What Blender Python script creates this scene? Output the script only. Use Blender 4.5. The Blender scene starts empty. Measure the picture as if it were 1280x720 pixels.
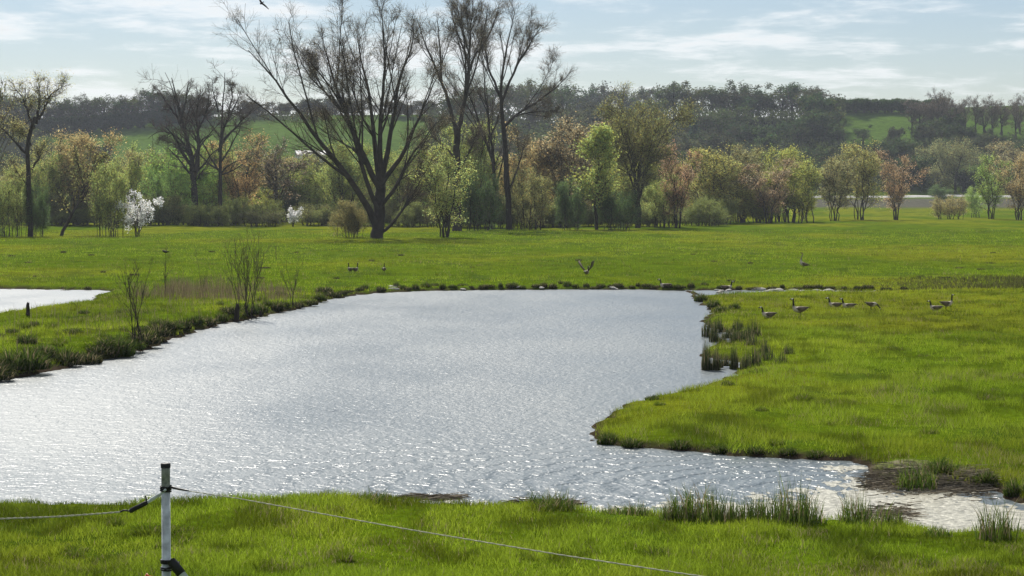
import bpy, math, numpy as np

# ------------------------------------------------------------------ camera, sky, sun
SC = bpy.context.scene
COL = SC.collection
F = 2740.0                      # focal length in photo pixels (1280 wide)
CAMZ = 6.0
PITCH = math.atan(120.0 / F)    # horizon sits at row 240
cam_d = bpy.data.cameras.new('camera')
cam_d.sensor_width = 36.0
cam_d.lens = 36.0 * F / 1280.0
cam_d.clip_start = 0.1
cam_d.clip_end = 20000
cam = bpy.data.objects.new('camera', cam_d)
COL.objects.link(cam)
cam.location = (0, 0, CAMZ)
cam.rotation_euler = (math.pi / 2 - PITCH, 0, 0)
SC.camera = cam

SUN_EL = math.radians(43)
SUN_AZ = math.radians(15)       # to the left of the view direction (+Y)
W = bpy.data.worlds.new('World')
SC.world = W
W.use_nodes = True
nt = W.node_tree
nt.nodes.clear()
out = nt.nodes.new('ShaderNodeOutputWorld')
bg = nt.nodes.new('ShaderNodeBackground')
bg.inputs['Strength'].default_value = 0.062
sky = nt.nodes.new('ShaderNodeTexSky')
sky.sky_type = 'NISHITA'
sky.sun_disc = False
sky.sun_elevation = SUN_EL
sky.sun_rotation = -SUN_AZ
sky.air_density = 1.0
sky.dust_density = 0.3
sky.ozone_density = 2.0
tc = nt.nodes.new('ShaderNodeTexCoord')
sep = nt.nodes.new('ShaderNodeSeparateXYZ')
nt.links.new(tc.outputs['Generated'], sep.inputs[0])
def wmath(op, a, b=None, clamp=False):
    n = nt.nodes.new('ShaderNodeMath')
    n.operation = op
    n.use_clamp = clamp
    for i, v in enumerate((a, b)):
        if v is None:
            continue
        if isinstance(v, (int, float)):
            n.inputs[i].default_value = v
        else:
            nt.links.new(v, n.inputs[i])
    return n.outputs[0]
zc = wmath('ADD', wmath('MAXIMUM', sep.outputs['Z'], 0.0), 0.10)
cx = wmath('DIVIDE', sep.outputs['X'], zc)
cy = wmath('DIVIDE', sep.outputs['Y'], zc)
comb = nt.nodes.new('ShaderNodeCombineXYZ')
nt.links.new(cx, comb.inputs[0])
nt.links.new(cy, comb.inputs[1])
comb.inputs[2].default_value = 3.7
def wnoise(scale, detail, rough, dist=0.0, off=0.0):
    m = nt.nodes.new('ShaderNodeMapping')
    m.inputs['Location'].default_value = (off, off * .7, 0)
    nt.links.new(comb.outputs[0], m.inputs['Vector'])
    n = nt.nodes.new('ShaderNodeTexNoise')
    n.inputs['Scale'].default_value = scale
    n.inputs['Detail'].default_value = detail
    n.inputs['Roughness'].default_value = rough
    n.inputs['Distortion'].default_value = dist
    nt.links.new(m.outputs[0], n.inputs['Vector'])
    return n.outputs['Fac']
dens = wmath('ADD', wmath('MULTIPLY', wnoise(1.7, 10, 0.60, 0.15, 4.3), .78), wmath('MULTIPLY', wnoise(6.0, 8, 0.62, 0.3, 9.1), .22))
ramp = nt.nodes.new('ShaderNodeMapRange')
ramp.interpolation_type = 'SMOOTHSTEP'
ramp.inputs['From Min'].default_value = 0.445
ramp.inputs['From Max'].default_value = 0.60
nt.links.new(dens, ramp.inputs['Value'])
cloud_fac = wmath('MULTIPLY', ramp.outputs[0], 0.85)
# body of a cloud: white rims, greyer thick middles
body = nt.nodes.new('ShaderNodeMapRange')
body.inputs['From Min'].default_value = 0.54
body.inputs['From Max'].default_value = 0.70
body.inputs['To Min'].default_value = 1.0
body.inputs['To Max'].default_value = 0.74
nt.links.new(dens, body.inputs['Value'])
ccol = nt.nodes.new('ShaderNodeMixRGB')
ccol.blend_type = 'MULTIPLY'
ccol.inputs[0].default_value = 1.0
ccol.inputs[1].default_value = (13.2, 13.5, 13.7, 1)
nt.links.new(body.outputs[0], ccol.inputs[2])
mixc = nt.nodes.new('ShaderNodeMixRGB')
nt.links.new(cloud_fac, mixc.inputs[0])
tint = nt.nodes.new('ShaderNodeMixRGB')
tint.blend_type = 'MULTIPLY'
tint.inputs[0].default_value = 1.0
tint.inputs[2].default_value = (0.93, 0.955, 1.06, 1)
nt.links.new(sky.outputs[0], tint.inputs[1])
nt.links.new(tint.outputs[0], mixc.inputs[1])
nt.links.new(ccol.outputs[0], mixc.inputs[2])
nt.links.new(mixc.outputs[0], bg.inputs['Color'])
nt.links.new(bg.outputs[0], out.inputs['Surface'])

sun_d = bpy.data.lights.new('sun', 'SUN')
sun_d.energy = 5.0
sun_d.angle = math.radians(0.55)
sun_d.color = (1.0, 0.945, 0.85)
sun = bpy.data.objects.new('sun', sun_d)
COL.objects.link(sun)
sun.location = (-60, 80, 90)
sun.rotation_euler = (math.pi / 2 - SUN_EL, 0, math.pi + SUN_AZ)

SC.view_settings.view_transform = 'Standard'
SC.view_settings.look = 'None'
SC.view_settings.exposure = 0.3
SC.view_settings.gamma = 1.0
SC.view_settings.use_curve_mapping = False
SC.cycles.max_bounces = 6
SC.cycles.transparent_max_bounces = 6
SC.cycles.volume_bounces = 0
SC.cycles.use_denoising = True

rng = np.random.default_rng(11)

# ------------------------------------------------------------------ pixel <-> place
FW = np.array([0, math.cos(PITCH), -math.sin(PITCH)])
UP = np.array([0, math.sin(PITCH), math.cos(PITCH)])
def ray(px, py):
    px = np.asarray(px, float); py = np.asarray(py, float)
    d = FW + ((px - 640) / F)[..., None] * np.array([1., 0, 0]) + ((360 - py) / F)[..., None] * UP
    return d
def at_z(px, py, z=0.0):
    d = ray(px, py)
    t = (z - CAMZ) / d[..., 2]
    return np.array([0, 0, CAMZ]) + d * t[..., None]
def at_y(px, py, Y):
    d = ray(px, py)
    t = Y / d[..., 1]
    return np.array([0, 0, CAMZ]) + d * np.asarray(t)[..., None]

# ------------------------------------------------------------------ noise
_perm = np.random.default_rng(3).random((256, 256))
def vnoise(x, y):
    xi = np.floor(x).astype(int); yi = np.floor(y).astype(int)
    fx = x - xi; fy = y - yi
    fx = fx * fx * (3 - 2 * fx); fy = fy * fy * (3 - 2 * fy)
    a = _perm[xi % 256, yi % 256]; b = _perm[(xi + 1) % 256, yi % 256]
    c = _perm[xi % 256, (yi + 1) % 256]; d = _perm[(xi + 1) % 256, (yi + 1) % 256]
    return (a * (1 - fx) + b * fx) * (1 - fy) + (c * (1 - fx) + d * fx) * fy
def fbm(x, y, o=4):
    s = 0; a = 0.5; t = 0
    for i in range(o):
        s = s + a * vnoise(x * 2 ** i + 17.3 * i, y * 2 ** i + 5.1 * i); t += a; a *= 0.55
    return s / t
def sstep(a, b, x):
    t = np.clip((x - a) / (b - a), 0, 1)
    return t * t * (3 - 2 * t)

# ------------------------------------------------------------------ shores
WZ = -0.20
POND_PX = [(-420, 560), (-150, 505), (-60, 488), (0, 474), (30, 470), (60, 464), (95, 457), (130, 450), (160, 444), (190, 434),
           (212, 424), (235, 418), (258, 411), (280, 404), (300, 401), (322, 396), (350, 391), (378, 385), (400, 379),
           (412, 374), (440, 370), (470, 366.5), (520, 364), (600, 363), (700, 362), (800, 362), (860, 364), (872, 369),
           (866, 374), (884, 383), (893, 391), (880, 402), (890, 410), (928, 421), (930, 430), (890, 434), (882, 446), (926, 452), (928, 462), (915, 468),
           (908, 477), (885, 486), (850, 491), (810, 500), (772, 516), (752, 531), (744, 547), (762, 557),
           (820, 562), (870, 567), (930, 571), (1000, 574), (1060, 577), (1082, 582), (1090, 597), (1120, 612),
           (1165, 612), (1200, 611), (1235, 614), (1290, 632), (1400, 640), (1400, 684), (1290, 668),
           (1200, 667), (1130, 662), (1060, 655), (1000, 652), (940, 650), (880, 647), (800, 640),
           (720, 634), (640, 629), (560, 625), (500, 622), (420, 617), (330, 617), (250, 621), (150, 626),
           (60, 624), (0, 624), (-150, 622), (-420, 622)]
SIDE_PX = [(-420, 361), (0, 361), (60, 362), (125, 362.5), (138, 364.5), (126, 370), (105, 380), (70, 389), (30, 396), (0, 401), (-120, 425), (-420, 450)]
CHAN_PX = [(862, 363), (905, 363.2), (960, 362.6), (1040, 363.4), (1128, 364), (1132, 366.5), (1050, 367.6), (980, 367.2), (940, 369), (890, 372), (868, 373)]
def poly_world(pp):
    a = np.array(pp, float)
    near = (a[:, 1] > 612) & ((a[:, 0] < 1100) | (a[:, 1] > 655))
    a[near, 1] += np.interp(a[near, 0], [0, 700, 1000], [11, 10, 4])
    return at_z(a[:, 0], a[:, 1], WZ)[:, :2]
POLYS = [poly_world(p) for p in (POND_PX, SIDE_PX, CHAN_PX)]
def poly_sd(poly, x, y):
    """signed distance to a polygon, negative inside"""
    best = np.full(x.shape, 1e9); inside = np.zeros(x.shape, bool)
    n = len(poly)
    for i in range(n):
        ax, ay = poly[i]; bx, by = poly[(i + 1) % n]
        ex, ey = bx - ax, by - ay
        t = np.clip(((x - ax) * ex + (y - ay) * ey) / (ex * ex + ey * ey), 0, 1)
        best = np.minimum(best, (x - ax - t * ex) ** 2 + (y - ay - t * ey) ** 2)
        if ay != by:
            c = ((ay > y) != (by > y)) & (x < (bx - ax) * (y - ay) / (by - ay) + ax)
            inside ^= c
    d = np.sqrt(best)
    return np.where(inside, -d, d)
def shore_sd(x, y):
    s = np.full(x.shape, 40.0)
    m = (y > 25) & (y < 175)
    if m.any():
        xm, ym = x[m], y[m]
        v = np.minimum.reduce([poly_sd(p, xm, ym) for p in POLYS])
        wob = (fbm(xm * 1.7, ym * 1.2, 4) - 0.5) * (0.95 + 0.008 * np.clip(ym - 40, 0, 100))
        s[m] = v + wob
    return s

# ------------------------------------------------------------------ terrain height
_RP = np.array([-1500, 0, 100, 200, 300, 400, 560, 700, 1000, 1060, 1160, 1300, 2600.])
_RZ = np.array([30, 33.5, 33.5, 37, 41, 42.5, 41, 37, 39, 43.6, 44, 44, 42.])
def height(x, y, sd=None):
    if sd is None:
        sd = shore_sd(x, y)
    px = 640 + x / np.maximum(y, 30) * F
    h = 0.135 * 1.5 * np.log1p(np.exp(np.clip((33.3 - y) / 1.5, -40, 40)))
    h = np.minimum(h, 4.45)
    und = (fbm(x * 0.07, y * 0.045, 3) - 0.5) * 0.5 * sstep(0, 12, sd)
    und = und + (fbm(x * 0.6, y * 0.45, 3) - 0.5) * 0.30 * sstep(0.3, 2.5, sd)
    und = und + (fbm(x * 0.02, y * 0.02, 2) - 0.5) * 0.9 * sstep(150, 260, y)
    land = np.where(sd > 0, WZ + 0.24 * (1 - np.exp(-np.maximum(sd, 0) / 0.55)), WZ - 0.5 * (1 - np.exp(np.minimum(sd, 0) / 0.8)))
    land = land + np.where(sd > 0, 0.02, 0)
    z = land + np.where(sd > 0, und * 0.9, 0)
    spit = sstep(440, 380, px) if False else 1 - sstep(380, 440, px)
    z = z + spit * sstep(44, 50, y) * (1 - sstep(105, 125, y)) * sstep(.05, .9, sd) * (.26 + .35 * (fbm(x * .9, y * .5, 3) - .4))
    z = np.maximum(z, np.where(sd > 0.25, WZ + 0.05, -5))
    z = z + h * np.where(sd > 0, 1, 0)
    z = z + 4.0 * sstep(560, 790, y)
    zr = np.interp(px, _RP, _RZ)
    t = np.clip((y - 785) / 225.0, 0, 1.12)
    t = np.where(t < 1, t ** 1.08, 1 + (t - 1) * 0.4)
    z = z + (zr - 4.0) * t + (fbm(x * 0.012, y * 0.012, 3) - 0.5) * 7 * sstep(800, 900, y)
    z = z - 18 * sstep(1100, 2200, y)
    return z
def at_ground(px, py):
    d = ray(px, py)
    Y = np.concatenate([np.arange(30, 200, 0.25), np.arange(200, 1250, 1.0)])
    x = d[0] / d[1] * Y; z = CAMZ + d[2] / d[1] * Y
    hh = height(x, Y)
    k = np.argmax(z < hh) if (z < hh).any() else len(Y) - 1
    return np.array([x[k], Y[k], hh[k]])
def hz(x, y):
    return float(height(np.array([float(x)]), np.array([float(y)]))[0])

# ------------------------------------------------------------------ mesh helpers
class Acc:
    def __init__(s):
        s.v = []; s.q = []; s.t = []; s.qm = []; s.tm = []; s.n = 0; s.c = []
    def add(s, verts, quads=None, tris=None, mat=0, col=None):
        verts = np.asarray(verts, float).reshape(-1, 3)
        if quads is not None and len(quads):
            s.q.append(np.asarray(quads, int) + s.n); s.qm.append(np.full(len(quads), mat))
        if tris is not None and len(tris):
            s.t.append(np.asarray(tris, int) + s.n); s.tm.append(np.full(len(tris), mat))
        s.v.append(verts)
        c = np.ones((len(verts), 4))
        if col is not None:
            c[:, :3] = col
        s.c.append(c)
        s.n += len(verts)
    def mesh(s, name, mats, smooth=False, col=True):
        m = bpy.data.meshes.new(name)
        v = np.concatenate(s.v)
        q = np.concatenate(s.q) if s.q else np.zeros((0, 4), int)
        t = np.concatenate(s.t) if s.t else np.zeros((0, 3), int)
        m.vertices.add(len(v)); m.vertices.foreach_set('co', v.astype(np.float32).ravel())
        loops = np.concatenate([q.ravel(), t.ravel()]).astype(np.int32)
        m.loops.add(len(loops)); m.loops.foreach_set('vertex_index', loops)
        m.polygons.add(len(q) + len(t))
        st = np.concatenate([np.arange(len(q)) * 4, len(q) * 4 + np.arange(len(t)) * 3]).astype(np.int32)
        m.polygons.foreach_set('loop_start', st)
        mi = np.concatenate([np.concatenate(s.qm) if s.qm else np.zeros(0), np.concatenate(s.tm) if s.tm else np.zeros(0)]).astype(np.int32)
        m.polygons.foreach_set('material_index', mi)
        m.polygons.foreach_set('use_smooth', np.full(len(mi), smooth))
        m.update(calc_edges=True)
        if col:
            a = m.attributes.new('col', 'FLOAT_COLOR', 'POINT')
            a.data.foreach_set('color', np.concatenate(s.c).astype(np.float32).ravel())
        for k in mats:
            m.materials.append(k)
        return m
def norm(a):
    return a / np.maximum(np.linalg.norm(a, axis=-1, keepdims=True), 1e-9)
def tubes(P, R, sides):
    P = np.asarray(P, float); R = np.asarray(R, float)
    N, k, _ = P.shape
    T = norm(np.gradient(P, axis=1))
    mt = norm(P[:, -1] - P[:, 0] + 1e-6)
    ref = np.where(np.abs(mt[:, 2:3]) < 0.8, np.array([[0, 0, 1.]]), np.array([[1., 0, 0]]))
    A = norm(np.cross(T, ref[:, None, :])); B = np.cross(T, A)
    ang = np.arange(sides) / sides * 2 * np.pi
    ring = P[:, :, None] + R[:, :, None, None] * (np.cos(ang)[:, None] * A[:, :, None] + np.sin(ang)[:, None] * B[:, :, None])
    V = ring.reshape(-1, 3)
    n = np.arange(N)[:, None, None] * k * sides
    j = np.arange(k - 1)[None, :, None] * sides
    i = np.arange(sides)[None, None, :]; i2 = (i + 1) % sides
    q = np.stack([n + j + i, n + j + i2, n + j + sides + i2, n + j + sides + i], -1).reshape(-1, 4)
    return V, q
def cap_tris(base, sides):
    return [(base, base + i, base + i + 1) for i in range(1, sides - 1)]
def link(name, mesh, parent=None, loc=None, rz=0, scale=None):
    o = bpy.data.objects.new(name, mesh)
    COL.objects.link(o)
    if parent is not None:
        o.parent = parent
    if loc is not None:
        o.location = [float(a) for a in loc]
    if rz:
        o.rotation_euler = (0, 0, rz)
    if scale is not None:
        o.scale = scale
    return o
def tag(o, label=None, cat=None, group=None, kind=None):
    if label: o['label'] = label
    if cat: o['category'] = cat
    if group: o['group'] = group
    if kind: o['kind'] = kind
    return o

# ------------------------------------------------------------------ materials
def newmat(name):
    m = bpy.data.materials.new(name); m.use_nodes = True
    t = m.node_tree; t.nodes.clear()
    o = t.nodes.new('ShaderNodeOutputMaterial')
    return m, t, o
def N(t, kind, **kw):
    n = t.nodes.new(kind)
    for k, v in kw.items():
        if k in n.inputs:
            n.inputs[k].default_value = v
        else:
            setattr(n, k, v)
    return n
def leafmat(name, source, trans=0.5, var=0.5):
    """thin foliage: diffuse + translucent, tinted by object colour or by the 'col' attribute"""
    m, t, o = newmat(name)
    at = N(t, 'ShaderNodeAttribute', attribute_name='col')
    if source == 'object':
        oi = N(t, 'ShaderNodeObjectInfo')
        mul = N(t, 'ShaderNodeMixRGB', blend_type='MULTIPLY'); mul.inputs[0].default_value = 1
        t.links.new(oi.outputs['Color'], mul.inputs[1]); t.links.new(at.outputs['Color'], mul.inputs[2])
        c = mul.outputs[0]
    else:
        c = at.outputs['Color']
    d = N(t, 'ShaderNodeBsdfDiffuse'); tr = N(t, 'ShaderNodeBsdfTranslucent')
    t.links.new(c, d.inputs['Color']); t.links.new(c, tr.inputs['Color'])
    mx = N(t, 'ShaderNodeMixShader'); mx.inputs[0].default_value = trans
    t.links.new(d.outputs[0], mx.inputs[1]); t.links.new(tr.outputs[0], mx.inputs[2])
    t.links.new(mx.outputs[0], o.inputs['Surface'])
    return m
def solid(name, col, rough=0.8, noise=0.0, scale=8.0, bump=0.0, spec=0.3, metal=0.0, col2=None):
    m, t, o = newmat(name)
    b = N(t, 'ShaderNodeBsdfPrincipled')
    b.inputs['Roughness'].default_value = rough
    b.inputs['Specular IOR Level'].default_value = spec
    b.inputs['Metallic'].default_value = metal
    if noise or col2:
        tcn = N(t, 'ShaderNodeTexCoord')
        nz = N(t, 'ShaderNodeTexNoise'); nz.inputs['Scale'].default_value = scale; nz.inputs['Detail'].default_value = 5
        t.links.new(tcn.outputs['Object'], nz.inputs['Vector'])
        r = N(t, 'ShaderNodeValToRGB')
        r.color_ramp.elements[0].position = 0.3; r.color_ramp.elements[1].position = 0.7
        c2 = col2 or tuple(max(0, c * (1 - noise)) for c in col)
        r.color_ramp.elements[0].color = (*c2, 1); r.color_ramp.elements[1].color = (*col, 1)
        t.links.new(nz.outputs['Fac'], r.inputs[0]); t.links.new(r.outputs[0], b.inputs['Base Color'])
        if bump:
            bp = N(t, 'ShaderNodeBump'); bp.inputs['Strength'].default_value = bump; bp.inputs['Distance'].default_value = 0.05
            t.links.new(nz.outputs['Fac'], bp.inputs['Height']); t.links.new(bp.outputs[0], b.inputs['Normal'])
    else:
        b.inputs['Base Color'].default_value = (*col, 1)
    t.links.new(b.outputs[0], o.inputs['Surface'])
    return m
def attrmat(name, rough=0.7, spec=0.3):
    m, t, o = newmat(name)
    at = N(t, 'ShaderNodeAttribute', attribute_name='col')
    b = N(t, 'ShaderNodeBsdfPrincipled'); b.inputs['Roughness'].default_value = rough
    b.inputs['Specular IOR Level'].default_value = spec
    t.links.new(at.outputs['Color'], b.inputs['Base Color'])
    t.links.new(b.outputs[0], o.inputs['Surface'])
    return m
M_BARK = solid('bark', (0.055, 0.045, 0.036), 0.95, 0.5, 1.5, 0.6, 0.1)
M_TWIG = solid('twig_bark', (0.13, 0.10, 0.07), 0.95, 0.3, 0.6, 0, 0.1)
M_LEAF = leafmat('foliage', 'object', 0.68)
M_GRASS = leafmat('grass_blades', 'attr', 0.55)
M_DRY = leafmat('dry_stems', 'attr', 0.25)
M_BIRD = attrmat('plumage', 0.7, 0.2)

# ground: colour from the attribute, mottled by noise, fine relief
m, t, o = newmat('meadow_ground')
at = N(t, 'ShaderNodeAttribute', attribute_name='col')
tcn = N(t, 'ShaderNodeTexCoord')
n1 = N(t, 'ShaderNodeTexNoise', Scale=0.35, Detail=8.0, Roughness=0.65)
n2 = N(t, 'ShaderNodeTexNoise', Scale=4.0, Detail=5.0, Roughness=0.7)
for n in (n1, n2):
    t.links.new(tcn.outputs['Object'], n.inputs['Vector'])
mr1 = N(t, 'ShaderNodeMapRange'); mr1.inputs['From Min'].default_value = 0.3; mr1.inputs['From Max'].default_value = 0.7
mr1.inputs['To Min'].default_value = 0.62; mr1.inputs['To Max'].default_value = 1.25
t.links.new(n1.outputs['Fac'], mr1.inputs['Value'])
mr2 = N(t, 'ShaderNodeMapRange'); mr2.inputs['From Min'].default_value = 0.3; mr2.inputs['From Max'].default_value = 0.7
mr2.inputs['To Min'].default_value = 0.6; mr2.inputs['To Max'].default_value = 1.35
t.links.new(n2.outputs['Fac'], mr2.inputs['Value'])
mm = N(t, 'ShaderNodeMath', operation='MULTIPLY')
t.links.new(mr1.outputs[0], mm.inputs[0]); t.links.new(mr2.outputs[0], mm.inputs[1])
vm = N(t, 'ShaderNodeVectorMath', operation='SCALE')
t.links.new(at.outputs['Vector'], vm.inputs[0]); t.links.new(mm.outputs[0], vm.inputs['Scale'])
b = N(t, 'ShaderNodeBsdfPrincipled'); b.inputs['Roughness'].default_value = 0.95; b.inputs['Specular IOR Level'].default_value = 0.0
t.links.new(vm.outputs[0], b.inputs['Base Color'])
bp = N(t, 'ShaderNodeBump'); bp.inputs['Strength'].default_value = 0.8; bp.inputs['Distance'].default_value = 0.12
t.links.new(n2.outputs['Fac'], bp.inputs['Height']); t.links.new(bp.outputs[0], b.inputs['Normal'])
t.links.new(b.outputs[0], o.inputs['Surface'])
M_GROUND = m

# water: dark body, wind ripples
m, t, o = newmat('rippled_water')
tcn = N(t, 'ShaderNodeTexCoord')
def wn(scale, sx, sy, detail, rot=0.0, rough=0.5):
    mp = N(t, 'ShaderNodeMapping'); mp.inputs['Scale'].default_value = (sx, sy, 1); mp.inputs['Rotation'].default_value = (0, 0, rot)
    t.links.new(tcn.outputs['Object'], mp.inputs['Vector'])
    nz = N(t, 'ShaderNodeTexNoise'); nz.inputs['Scale'].default_value = scale; nz.inputs['Detail'].default_value = detail
    nz.inputs['Roughness'].default_value = rough
    t.links.new(mp.outputs[0], nz.inputs['Vector'])
    return nz.outputs['Fac']
wa = wn(2.2, 1.0, 1.0, 3, 0.3); wb = wn(8.0, 1.0, 0.8, 3, -0.4)
# wind rings running in from the near right-hand corner
RC = at_z(np.array(1010.), np.array(608.), -.2)
sb = N(t, 'ShaderNodeVectorMath', operation='SUBTRACT'); sb.inputs[1].default_value = (float(RC[0]), float(RC[1]), 0)
t.links.new(tcn.outputs['Object'], sb.inputs[0])
scv = N(t, 'ShaderNodeVectorMath', operation='MULTIPLY'); scv.inputs[1].default_value = (.8, 1, 0); t.links.new(sb.outputs[0], scv.inputs[0])
le = N(t, 'ShaderNodeVectorMath', operation='LENGTH'); t.links.new(scv.outputs[0], le.inputs[0])
wob = N(t, 'ShaderNodeMath', operation='MULTIPLY_ADD'); wob.inputs[1].default_value = 1.2; t.links.new(wa, wob.inputs[0]); t.links.new(le.outputs['Value'], wob.inputs[2])
ph = N(t, 'ShaderNodeMath', operation='MULTIPLY'); ph.inputs[1].default_value = 8.0; t.links.new(wob.outputs[0], ph.inputs[0])
sn = N(t, 'ShaderNodeMath', operation='SINE'); t.links.new(ph.outputs[0], sn.inputs[0])
fo = N(t, 'ShaderNodeMapRange'); fo.inputs['From Min'].default_value = 2.0; fo.inputs['From Max'].default_value = 13.0; fo.inputs['To Min'].default_value = 1.0; fo.inputs['To Max'].default_value = 0.0
t.links.new(le.outputs['Value'], fo.inputs['Value'])
rm = N(t, 'ShaderNodeMath', operation='MULTIPLY'); t.links.new(sn.outputs[0], rm.inputs[0]); t.links.new(fo.outputs[0], rm.inputs[1])
b0_ = N(t, 'ShaderNodeBump'); b0_.inputs['Strength'].default_value = 1.0; b0_.inputs['Distance'].default_value = 0.022; t.links.new(rm.outputs[0], b0_.inputs['Height'])
b1 = N(t, 'ShaderNodeBump'); b1.inputs['Strength'].default_value = 1.0; b1.inputs['Distance'].default_value = 0.055
b2 = N(t, 'ShaderNodeBump'); b2.inputs['Strength'].default_value = 1.0; b2.inputs['Distance'].default_value = 0.040
t.links.new(b0_.outputs[0], b1.inputs['Normal'])
t.links.new(wa, b1.inputs['Height']); t.links.new(wb, b2.inputs['Height']); t.links.new(b1.outputs[0], b2.inputs['Normal'])
b = N(t, 'ShaderNodeBsdfPrincipled')
b.inputs['Base Color'].default_value = (0.10, 0.125, 0.135, 1)
gust = wn(.10, 1.0, .45, 3, 0.5)
gr_ = N(t, 'ShaderNodeMapRange'); gr_.inputs['From Min'].default_value = .35; gr_.inputs['From Max'].default_value = .65; gr_.inputs['To Min'].default_value = .28; gr_.inputs['To Max'].default_value = .42
t.links.new(gust, gr_.inputs['Value']); t.links.new(gr_.outputs[0], b.inputs['Roughness'])
b.inputs['IOR'].default_value = 1.333
t.links.new(b2.outputs[0], b.inputs['Normal'])
t.links.new(b.outputs[0], o.inputs['Surface'])
M_WATER = m

# ------------------------------------------------------------------ ground sheet
ys = np.concatenate([np.linspace(-24, 30, 34)[:-1], np.geomspace(30, 150, 360)[:-1], np.geomspace(150, 700, 110)[:-1], np.geomspace(700, 1150, 80)[:-1], np.geomspace(1150, 2600, 8)])
us = np.concatenate([-np.geomspace(3.0, 0.31, 24)[:-1], np.linspace(-0.30, 0.30, 310), np.geomspace(0.31, 3.0, 24)[1:]])
GX = (ys[:, None] + 27) * us[None, :]
GY = np.repeat(ys[:, None], len(us), 1)
gx, gy = GX.ravel(), GY.ravel()
gsd = shore_sd(gx, gy)
gz = height(gx, gy, gsd)
nv = len(gx)
nr, nc = GX.shape
idx = np.arange(nv).reshape(nr, nc)
quads = np.stack([idx[:-1, :-1], idx[:-1, 1:], idx[1:, 1:], idx[1:, :-1]], -1).reshape(-1, 4)
MUD_PX = [(1084, 586), (1120, 586), (1190, 593), (1240, 606), (1215, 612), (1165, 610), (1120, 608), (1094, 598)]
MUD = poly_world(MUD_PX)
def ground_col(x, y, sd):
    g = np.empty((len(x), 3))
    a = fbm(x * 0.05, y * 0.03, 4)[:, None]; c = fbm(x * 0.35 + 9, y * 0.2, 3)[:, None]
    lush = np.array([0.085, 0.135, 0.006]); yel = np.array([0.17, 0.185, 0.012]); dark = np.array([0.035, 0.065, 0.012])
    g[:] = lush
    g = g + (yel - g) * sstep(0.42, 0.66, a) * 0.8
    g = g + (dark - g) * sstep(0.55, 0.75, c) * 0.5
    mud = np.array([0.05, 0.038, 0.026])
    w = 1 - sstep(0.10, 0.55, sd)
    g = g + (mud - g) * w[:, None]
    mu = (y > 30) & (y < 60)
    if mu.any():
        w = np.zeros(len(x)); w[mu] = 1 - sstep(-0.3, 0.3, poly_sd(MUD, x[mu], y[mu]))
        g = g + (np.array([0.22, 0.19, 0.14]) - g) * (w * (.35 + .6 * sstep(.4, .6, fbm(x * 2.5, y * 1.5, 3))))[:, None]
    px = 640 + x / np.maximum(y, 30) * F
    soil = sstep(640, 665, y) * (1 - sstep(735, 750, y)) * sstep(820, 900, px)
    g = g + (np.array([0.10, 0.098, 0.075]) - g) * soil[:, None]
    hill = sstep(780, 830, y)
    wood = np.clip(sstep(530, 600, px) * (1 - sstep(1030, 1055, px)) + sstep(1030, 1055, px) * (1 - sstep(905, 935, y)) + (1 - sstep(40, 75, px)), 0, 1)
    hc = np.array([0.075, 0.13, 0.022]) * (1 - wood[:, None]) + np.array([0.022, 0.026, 0.014]) * wood[:, None]
    g = g + (hc - g) * hill[:, None]
    return g
acc = Acc()
acc.add(np.stack([gx, gy, gz], -1), quads, col=ground_col(gx, gy, gsd))
ground = tag(link('ground', acc.mesh('ground', [M_GROUND], True)), kind='structure')

wx = np.array([-60., 60.]); acc = Acc()
acc.add([(-75, 26, WZ), (75, 26, WZ), (75, 170, WZ), (-75, 170, WZ)], [(0, 1, 2, 3)])
tag(link('pond_water', acc.mesh('pond_water', [M_WATER])), kind='structure')

# ------------------------------------------------------------------ branching
def interp_poly(P, R, idx, t):
    k = P.shape[1]
    f = t * (k - 1); j = np.minimum(f.astype(int), k - 2); w = (f - j)[:, None]
    a = P[idx, j]; b = P[idx, j + 1]
    rad = R[idx, j] * (1 - w[:, 0]) + R[idx, j + 1] * w[:, 0]
    return a * (1 - w) + b * w, norm(b - a), rad
def grow(rg, P, R, n, t0, t1, ang, ratio, k, trop, wig, rfrac, minr, fall=0.5, tip=0.35, lmin=0.0):
    L = np.linalg.norm(np.diff(P, axis=1), axis=2).sum(1)
    cnt = np.maximum(rg.poisson(n, len(P)), 1) if np.isscalar(n) else rg.poisson(n)
    idx = np.repeat(np.arange(len(P)), cnt)
    M = len(idx)
    t = t0 + (t1 - t0) * rg.random(M)
    pos, T, rad = interp_poly(P, R, idx, t)
    rnd = rg.normal(size=(M, 3)); perp = norm(np.cross(T, rnd))
    a = np.radians(ang) * (0.7 + 0.6 * rg.random(M))
    d = norm(T * np.cos(a)[:, None] + perp * np.sin(a)[:, None])
    ln = np.maximum(L[idx] * ratio * (1 - fall * t) * (0.6 + 0.8 * rg.random(M)), lmin)
    Q = np.empty((M, k, 3)); Q[:, 0] = pos
    p = pos.copy(); up = np.array([0, 0, 1.])
    for j in range(1, k):
        d = norm(d + trop * up + wig * rg.normal(size=(M, 3)))
        p = p + d * (ln / (k - 1))[:, None]
        Q[:, j] = p
    r0 = np.maximum(rad * rfrac * (0.7 + 0.5 * rg.random(M)), minr)
    RR = r0[:, None] * np.linspace(1, tip, k)[None]
    return Q, np.maximum(RR, minr * 0.6)
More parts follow.
